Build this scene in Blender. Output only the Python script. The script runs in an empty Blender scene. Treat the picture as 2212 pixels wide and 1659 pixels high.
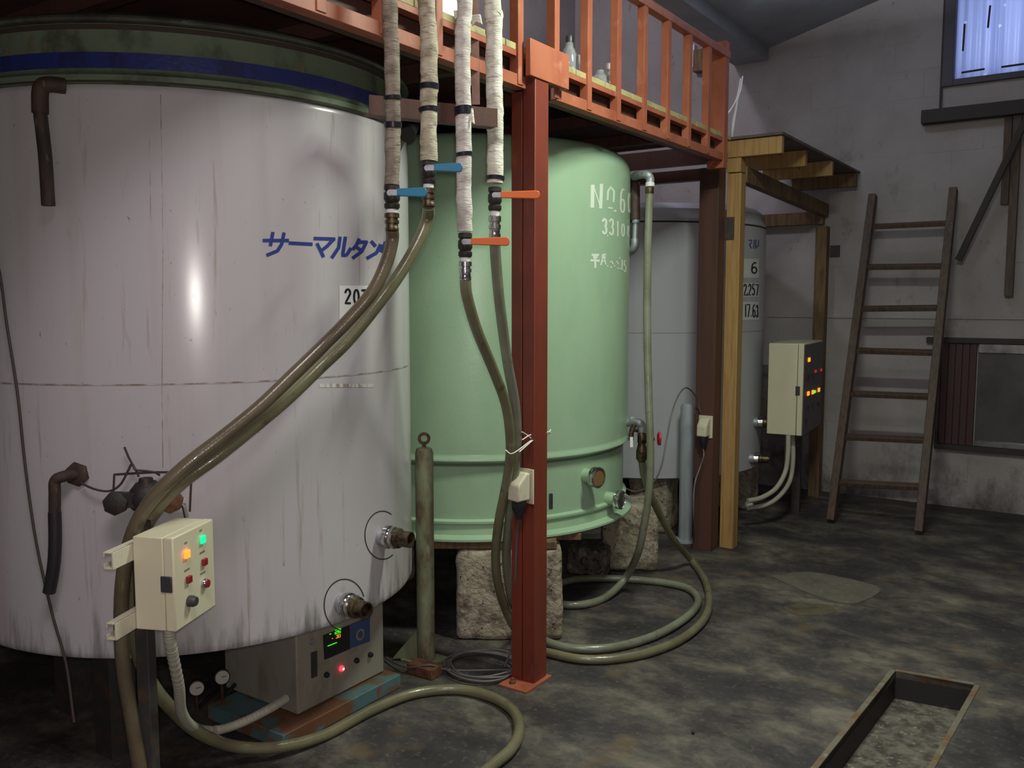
import bpy, math, random
from mathutils import Vector, Matrix
random.seed(7)
S = bpy.context.scene
COL = S.collection
# ------------------------------------------------------------------ camera (surveyed from the photograph)
F, CX, CY = 1900.0, 1106.0, 829.5
PITCH, TH, EYE = math.radians(5.35), math.radians(34.2), 1.6
cfwd = Vector((-math.sin(TH)*math.cos(PITCH), math.cos(TH)*math.cos(PITCH), -math.sin(PITCH)))
crt = Vector((math.cos(TH), math.sin(TH), 0)); cup = crt.cross(cfwd)
EYEP = Vector((0, 0, EYE))
cd = bpy.data.cameras.new('camera'); cam = bpy.data.objects.new('camera', cd); COL.objects.link(cam)
cam.location = EYEP; cam.rotation_euler = (math.radians(90)-PITCH, 0, TH)
cd.sensor_width = 36; cd.lens = F/2212*36; cd.clip_start = .05
S.camera = cam
# ------------------------------------------------------------------ world, lights, exposure
W = bpy.data.worlds.new('world'); S.world = W; W.use_nodes = True
W.node_tree.nodes['Background'].inputs[0].default_value = (.50, .60, 1.0, 1)
W.node_tree.nodes['Background'].inputs[1].default_value = 1.25
def lamp(name, kind, loc, power, col, size=None, look=None, size_y=None):
    l = bpy.data.lights.new(name, kind); l.energy = power; l.color = col
    o = bpy.data.objects.new(name, l); COL.objects.link(o); o.location = loc
    if kind == 'AREA':
        l.size = size
        if size_y: l.shape = 'RECTANGLE'; l.size_y = size_y
    elif size: l.shadow_soft_size = size
    if look: o.rotation_euler = (Vector(look)-Vector(loc)).to_track_quat('-Z', 'Y').to_euler()
    return o
LX, LY, LZ = -.90, 3.15, 3.30
lamp('tube_lamp_light', 'AREA', (LX, LY, LZ), 60, (.90, 1.0, .84), .6, (LX, LY, 0), .12)
lamp('ceiling_glow_fill', 'AREA', (-1.60, 5.85, 3.67), 32, (.84, .94, 1.0), .2, (-1.60, 5.85, 5), .2)  # unseen uplight added for the glow on the ceiling
lamp('near_lamp_light', 'AREA', (-.7, .4, 3.75), 43, (1.0, .90, .93), 1.1, (-.9, .6, 0), .8)
lamp('loft_fill_light', 'POINT', (-3.3, 4.4, 4.7), 80, (.92, .88, 1.0), .15)  # unseen fill added to brighten the upper walls, has no fitting
lamp('phone_flash_light', 'POINT', (.03, -.02, 1.64), 62, (1.0, .93, .88), .04)
S.view_settings.view_transform = 'Standard'; S.view_settings.look = 'None'
S.view_settings.exposure = 0.0; S.view_settings.gamma = 1.0; S.view_settings.use_curve_mapping = False

# ------------------------------------------------------------------ measuring helpers
def ray(x, y): return cfwd + crt*((x-CX)/F) - cup*((y-CY)/F)
def D(x, y, d): return EYEP + ray(x, y)*d
def Z(x, y, z=0.0): r = ray(x, y); return EYEP + r*((z-EYE)/r.z)
def PX(x, y, X): r = ray(x, y); return EYEP + r*(X/r.x)
def PY(x, y, Y): r = ray(x, y); return EYEP + r*(Y/r.y)
def CYL(x, y, c, R, off=0.0):
    r = ray(x, y); a = r.x**2+r.y**2; b = -2*(r.x*c[0]+r.y*c[1]); k = c[0]**2+c[1]**2-R*R
    q = max(b*b-4*a*k, 0.0); p = EYEP + r*((-b-math.sqrt(q))/2/a)
    n = Vector((p.x-c[0], p.y-c[1], 0)).normalized(); return Vector((c[0]+n.x*(R+off), c[1]+n.y*(R+off), p.z))
def NRM(p, c): return Vector((p.x-c[0], p.y-c[1], 0)).normalized()
def spline(P, n=10):
    P = [Vector(p) for p in P]; out = []
    Q = [P[0]*2-P[1]] + P + [P[-1]*2-P[-2]]
    for i in range(1, len(Q)-2):
        a, b, c, d = Q[i-1:i+3]
        for k in range(n):
            t = k/n
            out.append(.5*((2*b)+(c-a)*t+(2*a-5*b+4*c-d)*t*t+(3*b-a-3*c+d)*t**3))
    out.append(P[-1]); return out

# ------------------------------------------------------------------ materials
def ramp(nt, fac, stops):
    r = nt.nodes.new('ShaderNodeValToRGB'); e = r.color_ramp.elements
    while len(e) < len(stops): e.new(.5)
    for k, (p, c) in enumerate(stops):
        e[k].position = p; e[k].color = (c, c, c, 1) if isinstance(c, (int, float)) else (*c, 1)
    nt.links.new(fac, r.inputs[0]); return r.outputs[0]
def tex(nt, scale, stretch=(1, 1, 1), detail=5, rough=.6, dist=0.0):
    tc = nt.nodes.new('ShaderNodeTexCoord'); mp = nt.nodes.new('ShaderNodeMapping'); mp.inputs['Scale'].default_value = stretch
    nt.links.new(tc.outputs['Object'], mp.inputs[0])
    n = nt.nodes.new('ShaderNodeTexNoise'); n.inputs['Scale'].default_value = scale; n.inputs['Detail'].default_value = detail
    n.inputs['Roughness'].default_value = rough; n.inputs['Distortion'].default_value = dist
    nt.links.new(mp.outputs[0], n.inputs['Vector']); return n.outputs['Fac']
def mix(nt, fac, a, b):
    m = nt.nodes.new('ShaderNodeMix'); m.data_type = 'RGBA'
    for i, s in ((0, fac), (6, a), (7, b)):
        if isinstance(s, bpy.types.NodeSocket): nt.links.new(s, m.inputs[i])
        else: m.inputs[i].default_value = s if i == 0 else (*s, 1)
    return m.outputs[2]
MATS = {}
def mat(name, col, rough=.5, metal=0.0, layers=(), bump=None, emit=None, coat=0.0, spec=None, trans=None):
    """layers: (colour, noise scale, stretch, lo, hi[, strength]) painted over col where the noise passes lo..hi"""
    m = bpy.data.materials.new(name); m.use_nodes = True; nt = m.node_tree; b = nt.nodes['Principled BSDF']
    b.inputs['Roughness'].default_value = rough; b.inputs['Metallic'].default_value = metal
    c = tuple(col)
    for L in layers:
        f = ramp(nt, tex(nt, L[1], L[2]), [(L[3], 0.0), (L[4], L[5] if len(L) > 5 else 1.0)])
        c = mix(nt, f, c, L[0])
    if isinstance(c, tuple): b.inputs['Base Color'].default_value = (*c, 1)
    else: nt.links.new(c, b.inputs['Base Color'])
    if bump:
        bp = nt.nodes.new('ShaderNodeBump'); bp.inputs['Strength'].default_value = bump[1]; bp.inputs['Distance'].default_value = bump[3] if len(bump) > 3 else .004
        nt.links.new(tex(nt, bump[0], bump[2] if len(bump) > 2 else (1, 1, 1), 6), bp.inputs['Height']); nt.links.new(bp.outputs[0], b.inputs['Normal'])
    if emit: b.inputs['Emission Color'].default_value = (*emit[0], 1); b.inputs['Emission Strength'].default_value = emit[1]
    if coat: b.inputs['Coat Weight'].default_value = coat
    if spec is not None: b.inputs['Specular IOR Level'].default_value = spec
    MATS[name] = m; return m
V = (1, 1, .06)   # vertical streaks
M_white = mat('white_tank_paint', (.50, .475, .49), .21, 0, [((.40, .35, .34), 9, V, .50, .72, .5), ((.26, .19, .14), 30, V, .62, .74, .6), ((.12, .09, .07), 60, (1, 1, .5), .69, .74, .7)], (160, .03, (1, 1, 1), .001))
# grime rising from the bottom hem of the first tank
def grime(m, z0, z1):
    nt = m.node_tree; b = nt.nodes['Principled BSDF']; src = b.inputs['Base Color'].links[0].from_socket
    tc = nt.nodes.new('ShaderNodeTexCoord'); sp = nt.nodes.new('ShaderNodeSeparateXYZ'); nt.links.new(tc.outputs['Object'], sp.inputs[0])
    mr = nt.nodes.new('ShaderNodeMapRange'); mr.inputs[1].default_value = z0; mr.inputs[2].default_value = z1; mr.inputs[3].default_value = .28; mr.inputs[4].default_value = 0
    nt.links.new(sp.outputs[2], mr.inputs[0])
    ad = nt.nodes.new('ShaderNodeMath'); ad.operation = 'ADD'; nt.links.new(mr.outputs[0], ad.inputs[0]); nt.links.new(tex(nt, 26, (1, 1, .12)), ad.inputs[1])
    nt.links.new(mix(nt, ramp(nt, ad.outputs[0], [(.64, 0.0), (.90, .7)]), src, (.07, .065, .05)), b.inputs['Base Color'])
M_white1 = M_white.copy(); M_white1.name = 'stained_tank_paint'; grime(M_white1, .49, .66)
M_white3 = mat('grey_white_tank_paint', (.47, .47, .51), .42, 0, [((.40, .39, .42), 7, V, .5, .75, .5)], (120, .04, (1, 1, 1), .001))
M_green = mat('pale_green_tank_paint', (.36, .52, .35), .28, 0, [((.30, .45, .30), 6, (1, 1, .5), .45, .75, .6), ((.12, .16, .08), 45, (1, 1, .7), .70, .76, .6)], (70, .30, (1, 1, 1), .0015))
M_ggreen = mat('grimy_shaded_green_paint', (.135, .175, .115), .55, 0, [((.04, .04, .03), 9, (1, 1, .8), .48, .68, .8), ((.24, .17, .10), 22, (1, 1, .5), .56, .70, .6)], (40, .3))  # grimy green, base darkened as well for the shade below the deck
M_blue = mat('blue_band_paint', (.025, .035, .17), .3, 0, [((.02, .02, .05), 15, (1, 1, .3), .5, .7, .7)], (60, .3))
M_oxide = mat('lit_red_oxide_paint', (.40, .125, .065), .5, 0, [((.28, .065, .03), 5, (1, 1, .5), .42, .66, .8), ((.52, .25, .16), 11, (1, 1, 1), .60, .72, .5)], (70, .12, (1, 1, 1), .002))  # platform red oxide, lamp light put into the paler colour
M_oxpost = mat('shaded_red_oxide_paint', (.21, .04, .022), .45, 0, [((.13, .03, .02), 6, (1, 1, .4), .4, .65, .8), ((.34, .10, .05), 9, (1, 1, .3), .62, .74, .6)], (70, .12, (1, 1, 1), .002))  # red oxide again, darkened so the colour carries the posts' shade
M_oxdark = mat('brown_red_paint', (.10, .042, .03), .55, 0, [((.05, .03, .025), 14, V, .45, .7, .8)], (60, .15))
M_board = mat('yellow_board', (.42, .36, .17), .7, 0, [((.24, .2, .1), 12, (1, 1, 1), .5, .7)])
M_pine = mat('pine_timber', (.42, .26, .10), .62, 0, [((.32, .16, .045), 9, (6, 6, .35), .42, .66, .9), ((.08, .04, .02), 16, (1, 1, .5), .70, .74, .9)], (40, .2, (5, 5, .3)))
M_dwood = mat('dark_timber', (.20, .12, .055), .7, 0, [((.08, .05, .03), 9, (4, 4, .5), .4, .7)], (40, .3, (5, 5, .4)))
M_ply = mat('roof_panel', (.13, .095, .09), .7, 0, [((.07, .05, .05), 5, (1, 1, 1), .4, .7)])
M_lad = mat('ladder_timber', (.10, .058, .038), .6, 0, [((.045, .03, .025), 12, (5, 5, .5), .4, .66), ((.22, .17, .14), 40, (1, 1, 1), .66, .74, .5)], (50, .3))
M_ceil = mat('ceiling_board', (.30, .31, .33), .75, 0, [((.21, .21, .23), 1.6, (1, 1, 1), .4, .7)], (12, .12))
M_tuff = mat('volcanic_stone', (.42, .36, .27), .95, 0, [((.16, .12, .09), 14, (1, 1, 1), .46, .64, .9), ((.58, .52, .42), 26, (1, 1, 1), .55, .68, .7), ((.03, .022, .018), 34, (1, 1, 1), .62, .68)], (32, 1.0, (1, 1, 1), .02))
M_steel = mat('bright_steel', (.62, .61, .6), .16, 1.0, [((.3, .26, .22), 40, (1, 1, 1), .55, .7, .7)])
M_brass = mat('tarnished_brass', (.16, .12, .075), .42, .85, [((.05, .035, .025), 40, (1, 1, 1), .45, .65)], (80, .3))
M_iron = mat('black_cast_iron', (.035, .03, .028), .55, .3, [((.14, .06, .03), 35, (1, 1, 1), .58, .72, .7)], (60, .4))
M_galv = mat('galvanised_fitting', (.36, .38, .41), .5, .5, [((.2, .19, .18), 25, (1, 1, 1), .5, .7)])
M_rustp = mat('rusted_pipe', (.075, .045, .033), .7, .2, [((.035, .025, .022), 20, (1, 1, .4), .42, .62), ((.22, .16, .13), 50, (1, 1, .3), .62, .72, .6)], (50, .4))
M_bolt = mat('rust', (.20, .09, .045), .7, .3, [((.08, .04, .03), 30, (1, 1, 1), .45, .65)], (60, .4))
M_blk = mat('black_rubber', (.018, .018, .02), .5)
M_tape = mat('black_tape', (.012, .013, .022), .28)
M_cream = mat('cream_enamel', (.66, .62, .44), .42, 0, [((.55, .49, .36), 7, (1, 1, .5), .45, .75, .4), ((.2, .15, .1), 70, (1, 1, .5), .68, .76, .4)])
M_beige = mat('beige_cabinet', (.34, .31, .265), .5, 0, [((.22, .18, .12), 14, (1, 1, .4), .5, .7, .7)])
M_teal = mat('teal_rusted_steel', (.10, .19, .20), .55, 0, [((.20, .09, .045), 7, (1, 1, 1), .47, .56), ((.08, .09, .05), 15, (1, 1, 1), .55, .7, .6)], (50, .3))
M_dark = mat('dark_panel', (.045, .042, .05), .4)
M_dsteel = mat('dark_steel', (.05, .045, .045), .6, .2, [((.1, .06, .04), 20, (1, 1, 1), .5, .7)])  # dark steel with brown mottling
M_bluep = mat('blue_panel', (.05, .10, .24), .4)
M_ringp = mat('buff_dial', (.30, .26, .19), .5)
M_red = mat('red_plastic', (.26, .012, .02), .25)
M_redw = mat('red_handwheel', (.5, .015, .03), .35)
M_sock = mat('ivory_plastic', (.62, .58, .44), .32, 0, [((.3, .25, .17), 24, (1, 1, 1), .58, .75, .5)])
M_polew = mat('grey_white_pole', (.36, .40, .44), .5, 0, [((.2, .2, .2), 14, V, .5, .7, .7)], (50, .2))
M_poleg = mat('olive_green_pole', (.23, .25, .15), .6, 0, [((.13, .085, .045), 10, (1, 1, .5), .45, .62), ((.34, .37, .27), 28, (1, 1, .4), .58, .7, .6)], (50, .3))
M_lab = mat('white_sticker', (.72, .72, .70), .4)
M_ink = mat('black_ink', (.01, .01, .014), .5)
M_inkb = mat('blue_ink', (.03, .05, .24), .4)
M_inkw = mat('white_stencil_paint', (.72, .8, .68), .6)
M_seam = mat('dirty_seam', (.045, .032, .024), .8)
M_seamr = mat('soft_seam', (.22, .16, .13), .7, 0, [((.5, .47, .48), 22, (1, 1, 1), .40, .60, .9)])
M_string = mat('white_string', (.85, .82, .78), .7)
M_wire = mat('grey_cable', (.12, .11, .11), .45)
M_dwire = mat('brown_wire', (.05, .035, .028), .6)
M_lblue = mat('blue_lever', (.02, .19, .34), .35)
M_lor = mat('orange_lever', (.75, .15, .025), .35)
M_corr = mat('corrugated_conduit', (.42, .40, .33), .5)
M_alu = mat('window_sash_aluminium', (.30, .30, .29), .28, .8, [((.12, .12, .12), 6, (1, 1, 1), .4, .7)])
M_maroon = mat('maroon_panel', (.055, .022, .024), .6)
M_wframe = mat('dark_window_frame', (.07, .065, .085), .6)
M_tub = mat('black_timber_beam', (.035, .028, .026), .7)
M_clear = mat('clear_plastic_bottle', (.75, .78, .86), .12); M_clear.node_tree.nodes['Principled BSDF'].inputs['Transmission Weight'].default_value = .75
M_amber = mat('amber_sight_glass', (.22, .13, .06), .1)
M_dial = mat('gauge_face', (.5, .48, .43), .4)
def glow(n, c, s): return mat(n, c, .4, emit=(c, s))
G_or = glow('orange_lit_lamp', (1, .2, .02), 2.2); G_gr = glow('green_lit_lamp', (.01, .8, .35), .75)
G_red = glow('red_lit_lamp', (1, .03, .05), 2.6); G_dg = glow('green_digits', (.05, 1, .02), 1.0); G_do = glow('orange_digits', (1, .35, .02), .9)
G_hot = glow('red_lamp_core', (1, .5, .5), 4.0)
def hosemat(name, a, b_):
    m = mat(name, a, .26, 0, [(b_, 5, (1, 1, 1), .4, .65), ((.07, .06, .03), 17, (1, 1, 1), .60, .72, .6)], coat=.3)
    nt = m.node_tree; bs = nt.nodes['Principled BSDF']; ck = nt.nodes.new('ShaderNodeTexVoronoi'); ck.inputs['Scale'].default_value = 260
    bp = nt.nodes.new('ShaderNodeBump'); bp.inputs['Strength'].default_value = .25; bp.inputs['Distance'].default_value = .001
    tc = nt.nodes.new('ShaderNodeTexCoord'); nt.links.new(tc.outputs['Object'], ck.inputs['Vector']); nt.links.new(ck.outputs['Distance'], bp.inputs['Height']); nt.links.new(bp.outputs[0], bs.inputs['Normal'])
    return m
M_hoseb = hosemat('brown_braided_hose', (.105, .08, .05), (.15, .125, .075))
M_hoseg = hosemat('olive_braided_hose', (.185, .175, .10), (.14, .125, .07))
M_hosec = hosemat('grey_green_braided_hose', (.22, .235, .175), (.16, .16, .105))
def wrapmat(name, a, dirt, s):
    return mat(name, a, .8, 0, [(dirt, 14, (1, 1, 1.8), .42, .64, s), ((.09, .065, .045), 30, (.7, .7, 3.2), .56, .68, s*.85)], (50, .8, (.8, .8, 3.5), .005))
M_wrap1 = wrapmat('dirty_pipe_wrap', (.30, .25, .19), (.13, .10, .075), .9)
M_wrap2 = wrapmat('yellowed_pipe_wrap', (.54, .49, .37), (.24, .18, .11), .8)
M_wrap3 = wrapmat('white_pipe_wrap', (.70, .65, .61), (.38, .33, .28), .6)
M_wrap4 = wrapmat('bright_pipe_wrap', (.80, .77, .68), (.40, .36, .27), .6)

# floor and wall materials
def floormat():
    m = bpy.data.materials.new('stained_concrete_floor'); m.use_nodes = True; nt = m.node_tree; b = nt.nodes['Principled BSDF']
    base = ramp(nt, tex(nt, 2.0, (1, 1.2, 1), 11, .68, .25), [(.34, (.026, .023, .025)), (.46, (.052, .046, .044)), (.55, (.118, .103, .085)), (.68, (.23, .20, .155))])
    c = mix(nt, ramp(nt, tex(nt, 5.5, (1, 1.2, 1), 10, .72, .2), [(.40, .65), (.56, 0.0)]), base, (.03, .026, .027))
    c = mix(nt, ramp(nt, tex(nt, 38, (1, 1, 1), 4), [(.56, 0.0), (.74, .55)]), c, (.17, .15, .12))
    c = mix(nt, ramp(nt, tex(nt, 3.1, (1, 1, 1), 2), [(.62, 0.0), (.72, .5)]), c, (.15, .10, .05))
    nt.links.new(c, b.inputs['Base Color'])
    nt.links.new(ramp(nt, tex(nt, 3, (1, 1, 1), 6), [(.4, .42), (.62, .8)]), b.inputs['Roughness'])
    bp = nt.nodes.new('ShaderNodeBump'); bp.inputs['Strength'].default_value = .5; bp.inputs['Distance'].default_value = .006
    nt.links.new(tex(nt, 14, (1, 1, 1), 9, .7), bp.inputs['Height']); nt.links.new(bp.outputs[0], b.inputs['Normal'])
    return m
def wallmat(name, axis):
    m = bpy.data.materials.new(name); m.use_nodes = True; nt = m.node_tree; b = nt.nodes['Principled BSDF']; b.inputs['Roughness'].default_value = .85
    tc = nt.nodes.new('ShaderNodeTexCoord'); sp = nt.nodes.new('ShaderNodeSeparateXYZ'); nt.links.new(tc.outputs['Object'], sp.inputs[0])
    cb = nt.nodes.new('ShaderNodeCombineXYZ'); nt.links.new(sp.outputs[axis], cb.inputs[0]); nt.links.new(sp.outputs[2], cb.inputs[1])
    br = nt.nodes.new('ShaderNodeTexBrick'); nt.links.new(cb.outputs[0], br.inputs['Vector']); br.inputs['Scale'].default_value = 1
    br.inputs['Brick Width'].default_value = .42; br.inputs['Row Height'].default_value = .209; br.inputs['Mortar Size'].default_value = .004; br.inputs['Mortar Smooth'].default_value = .6
    c = ramp(nt, tex(nt, 1.4, (1, 1, 1), 6), [(.35, (.30, .272, .27)), (.65, (.39, .36, .36))])
    mo = nt.nodes.new('ShaderNodeMath'); mo.operation = 'MULTIPLY'; nt.links.new(br.outputs['Fac'], mo.inputs[0]); nt.links.new(ramp(nt, tex(nt, 2.3), [(.48, 0.0), (.66, .5)]), mo.inputs[1])
    c = mix(nt, mo.outputs[0], c, (.17, .15, .15))
    c = mix(nt, ramp(nt, tex(nt, 9, (1, 1, .7), 6, .7), [(.64, 0.0), (.74, .7)]), c, (.13, .11, .11))
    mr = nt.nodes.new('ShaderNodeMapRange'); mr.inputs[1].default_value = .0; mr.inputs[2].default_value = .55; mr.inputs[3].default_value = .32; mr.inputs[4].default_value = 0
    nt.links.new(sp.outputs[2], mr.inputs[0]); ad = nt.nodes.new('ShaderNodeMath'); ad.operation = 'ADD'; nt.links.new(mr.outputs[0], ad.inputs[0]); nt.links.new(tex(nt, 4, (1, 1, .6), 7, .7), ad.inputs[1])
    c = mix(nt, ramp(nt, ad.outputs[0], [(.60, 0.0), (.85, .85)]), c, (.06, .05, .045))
    nt.links.new(c, b.inputs['Base Color'])
    bp = nt.nodes.new('ShaderNodeBump'); bp.inputs['Strength'].default_value = .5; bp.inputs['Distance'].default_value = .006
    nt.links.new(tex(nt, 22, (1, 1, 1), 8, .7), bp.inputs['Height']); nt.links.new(bp.outputs[0], b.inputs['Normal'])
    return m
M_floor = floormat(); M_wallb = wallmat('whitewashed_block_wall', 0); M_walll = wallmat('whitewashed_side_wall', 1)
def glassmat():
    m = bpy.data.materials.new('corrugated_translucent_pane'); m.use_nodes = True; nt = m.node_tree; nt.nodes.clear()
    o = nt.nodes.new('ShaderNodeOutputMaterial'); t = nt.nodes.new('ShaderNodeBsdfTranslucent'); g = nt.nodes.new('ShaderNodeBsdfGlossy'); g.inputs['Roughness'].default_value = .2
    mx = nt.nodes.new('ShaderNodeMixShader'); mx.inputs[0].default_value = .06
    col = ramp(nt, tex(nt, 14, (1, 1, .02), 2), [(.38, (.42, .46, .62)), (.6, (.62, .66, .82))])
    vo = nt.nodes.new('ShaderNodeTexVoronoi'); vo.inputs['Scale'].default_value = 9; tc = nt.nodes.new('ShaderNodeTexCoord'); nt.links.new(tc.outputs['Object'], vo.inputs['Vector'])
    col = mix(nt, ramp(nt, vo.outputs['Distance'], [(.05, 1.0), (.13, 0.0)]), col, (1, 1, 1))  # white spots paint sparkles of light into the pane colour
    nt.links.new(col, t.inputs[0]); nt.links.new(t.outputs[0], mx.inputs[1]); nt.links.new(g.outputs[0], mx.inputs[2]); nt.links.new(mx.outputs[0], o.inputs[0]); return m
M_pane = glassmat()

# ------------------------------------------------------------------ mesh builder
class MB:
    def __init__(s): s.v = []; s.f = []
    def add(s, vs, fs): n = len(s.v); s.v += [Vector(v) for v in vs]; s.f += [tuple(i+n for i in f) for f in fs]; return s
    def box(s, a, b):
        x0, y0, z0 = a; x1, y1, z1 = b
        return s.add([(x0, y0, z0), (x1, y0, z0), (x1, y1, z0), (x0, y1, z0), (x0, y0, z1), (x1, y0, z1), (x1, y1, z1), (x0, y1, z1)],
                     [(0, 3, 2, 1), (4, 5, 6, 7), (0, 1, 5, 4), (1, 2, 6, 5), (2, 3, 7, 6), (3, 0, 4, 7)])
    def obox(s, o, u, v, w, lu, lv, lw):
        """corner o, unit axes u v w and lengths"""
        u, v, w = Vector(u)*lu, Vector(v)*lv, Vector(w)*lw; o = Vector(o)
        P = [o, o+u, o+u+v, o+v, o+w, o+u+w, o+u+v+w, o+v+w]
        fs = [(0, 3, 2, 1), (4, 5, 6, 7), (0, 1, 5, 4), (1, 2, 6, 5), (2, 3, 7, 6), (3, 0, 4, 7)]
        if u.cross(v).dot(w) < 0: fs = [f[::-1] for f in fs]
        return s.add(P, fs)
    def bar(s, a, b, w, h, up=(0, 0, 1)):
        a, b = Vector(a), Vector(b); d = (b-a); L = d.length; d.normalize(); sd = d.cross(Vector(up)).normalized(); u = sd.cross(d)
        return s.obox(a-sd*w/2-u*h/2, d, sd, u, L, w, h)
    def tube(s, P, r, seg=14, cap=True, rf=None):
        P = [Vector(p) for p in P]; n = len(P); T = [(P[min(i+1, n-1)]-P[max(i-1, 0)]).normalized() for i in range(n)]
        N = T[0].orthogonal().normalized(); vs = []; acc = 0
        for i in range(n):
            N = (N-T[i]*N.dot(T[i])).normalized(); B = T[i].cross(N)
            if i: acc += (P[i]-P[i-1]).length
            for k in range(seg):
                a = 2*math.pi*k/seg; rr = r if rf is None else rf(acc, a)
                vs.append(P[i]+N*math.cos(a)*rr+B*math.sin(a)*rr)
        fs = [(i*seg+k, i*seg+(k+1) % seg, (i+1)*seg+(k+1) % seg, (i+1)*seg+k) for i in range(n-1) for k in range(seg)]
        if cap: fs += [tuple(range(seg))[::-1], tuple((n-1)*seg+k for k in range(seg))]
        return s.add(vs, fs)
    def lathe(s, prof, o, ax=(0, 0, 1), seg=32, arc=None):
        o = Vector(o); ax = Vector(ax).normalized(); N = ax.orthogonal().normalized(); B = ax.cross(N); vs = []; fs = []
        for r, h in prof:
            for k in range(seg): a = 2*math.pi*k/seg; vs.append(o+ax*h+(N*math.cos(a)+B*math.sin(a))*max(r, 1e-5))
        n = len(prof)
        for i in range(n-1):
            for k in range(seg): fs.append((i*seg+k, i*seg+(k+1) % seg, (i+1)*seg+(k+1) % seg, (i+1)*seg+k))
        fs.append(tuple(range(seg))[::-1]); fs.append(tuple((n-1)*seg+k for k in range(seg)))
        return s.add(vs, fs)
    def prism(s, poly, d):
        d = Vector(d); n = len(poly); vs = [Vector(p) for p in poly]+[Vector(p)+d for p in poly]
        return s.add(vs, [tuple(range(n))[::-1], tuple(range(n, 2*n))]+[(k, (k+1) % n, n+(k+1) % n, n+k) for k in range(n)])
    def build(s, name, m, root=None, smooth=40, bevel=0, seg=2):
        me = bpy.data.meshes.new(name); off = root_world(root) if root else Vector()
        me.from_pydata([v-off for v in s.v], [], s.f); me.validate(); me.materials.append(m)
        import bmesh
        bm = bmesh.new(); bm.from_mesh(me)
        bmesh.ops.recalc_face_normals(bm, faces=bm.faces); bm.to_mesh(me); bm.free()
        if smooth:
            me.shade_smooth(); me.set_sharp_from_angle(angle=math.radians(smooth))
        o = bpy.data.objects.new(name, me); COL.objects.link(o)
        if root: o.parent = root
        if bevel:
            b = o.modifiers.new('bevel', 'BEVEL'); b.width = bevel; b.segments = seg; b.limit_method = 'ANGLE'; b.angle_limit = math.radians(35)
        return o
def root_world(o):
    p = Vector()
    while o: p += o.location; o = o.parent
    return p
def tag(o, label=None, cat=None, group=None, kind=None):
    if label: o['label'] = label
    if cat: o['category'] = cat
    if group: o['group'] = group
    if kind: o['kind'] = kind
    return o
def thing(name, loc, label, cat, group=None):
    o = bpy.data.objects.new(name, None); COL.objects.link(o); o.location = Vector(loc); o.empty_display_size = .1; return tag(o, label, cat, group)
def struct(mb, name, m, label=None, **k):
    o = mb.build(name, m, **k); tag(o, label, None, None, 'structure'); return o
def strip(strokes, wpx, mapf, name, m, root, thick=.0008):
    """painted strokes: pixel polylines laid on a real surface through mapf(x, y, offset)"""
    mb = MB()
    for st in strokes:
        w = wpx
        if isinstance(st, tuple): w, st = st
        pts = []
        for a, b in zip(st, st[1:]):
            n = max(1, int(math.hypot(b[0]-a[0], b[1]-a[1])/4))
            pts += [(a[0]+(b[0]-a[0])*k/n, a[1]+(b[1]-a[1])*k/n) for k in range(n)]
        pts.append(st[-1]); L = []; R = []; closed = st[0] == st[-1]
        for i, p in enumerate(pts):
            if closed: q0 = pts[i-1] if i else pts[-2]; q1 = pts[i+1] if i < len(pts)-1 else pts[1]
            else: q0 = pts[max(i-1, 0)]; q1 = pts[min(i+1, len(pts)-1)]
            dx, dy = q1[0]-q0[0], q1[1]-q0[1]; l = math.hypot(dx, dy) or 1; dx /= l; dy /= l
            e = 0 if closed else (-w*.25 if i == 0 else (w*.25 if i == len(pts)-1 else 0))
            L.append(mapf(p[0]+dx*e-dy*w/2, p[1]+dy*e+dx*w/2, thick)); R.append(mapf(p[0]+dx*e+dy*w/2, p[1]+dy*e-dx*w/2, thick))
        n = len(L); mb.add(L+R, [(i, i+1, n+i+1, n+i) for i in range(n-1)])
    return mb.build(name, m, root, smooth=0)
def arc(cx, cy, rx, ry, a0, a1, n=14):
    return [(cx+rx*math.cos(math.radians(a0+(a1-a0)*k/n)), cy+ry*math.sin(math.radians(a0+(a1-a0)*k/n))) for k in range(n+1)]
GL = {'0': [arc(.5, .5, .42, .5, 0, 360)], '1': [[(.5, 0), (.5, 1)]], '2': [arc(.5, .28, .4, .28, 190, 370, 8)+[(.1, 1), (.92, 1)]],
      '3': [arc(.45, .26, .38, .26, 200, 440, 9)+arc(.45, .75, .42, .25, -80, 160, 9)], '5': [[(.85, 0), (.2, 0), (.15, .42)]+arc(.45, .68, .42, .3, -120, 150, 9)],
      '6': [[(.8, .06), (.5, 0), (.2, .2), (.1, .6)], arc(.5, .72, .4, .28, 0, 360)], '7': [[(.08, 0), (.9, 0), (.4, 1)]], '8': [arc(.5, .25, .34, .25, 0, 360), arc(.5, .74, .4, .26, 0, 360)],
      'T': [[(0, 0), (1, 0)], [(.5, 0), (.5, 1)]], '.': [[(.4, .93), (.6, .93)]], ',': [[(.5, .9), (.4, 1.1)]], 'N': [[(.05, 1), (.05, 0)], [(.1, .05), (.9, .95)], [(.95, 1), (.95, 0)]],
      'l': [[(.2, .7), (.7, .3), (.6, 0), (.4, .1), (.35, .8), (.6, 1), (.85, .85)]]}
def text(s, boxes):
    """glyph strokes for characters s, each in its own pixel box (x0, y0, x1, y1)"""
    out = []
    for ch, (x0, y0, x1, y1) in zip(s, boxes):
        for st in GL[ch]: out.append([(x0+u*(x1-x0), y0+v*(y1-y0)) for u, v in st])
    return out

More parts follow.
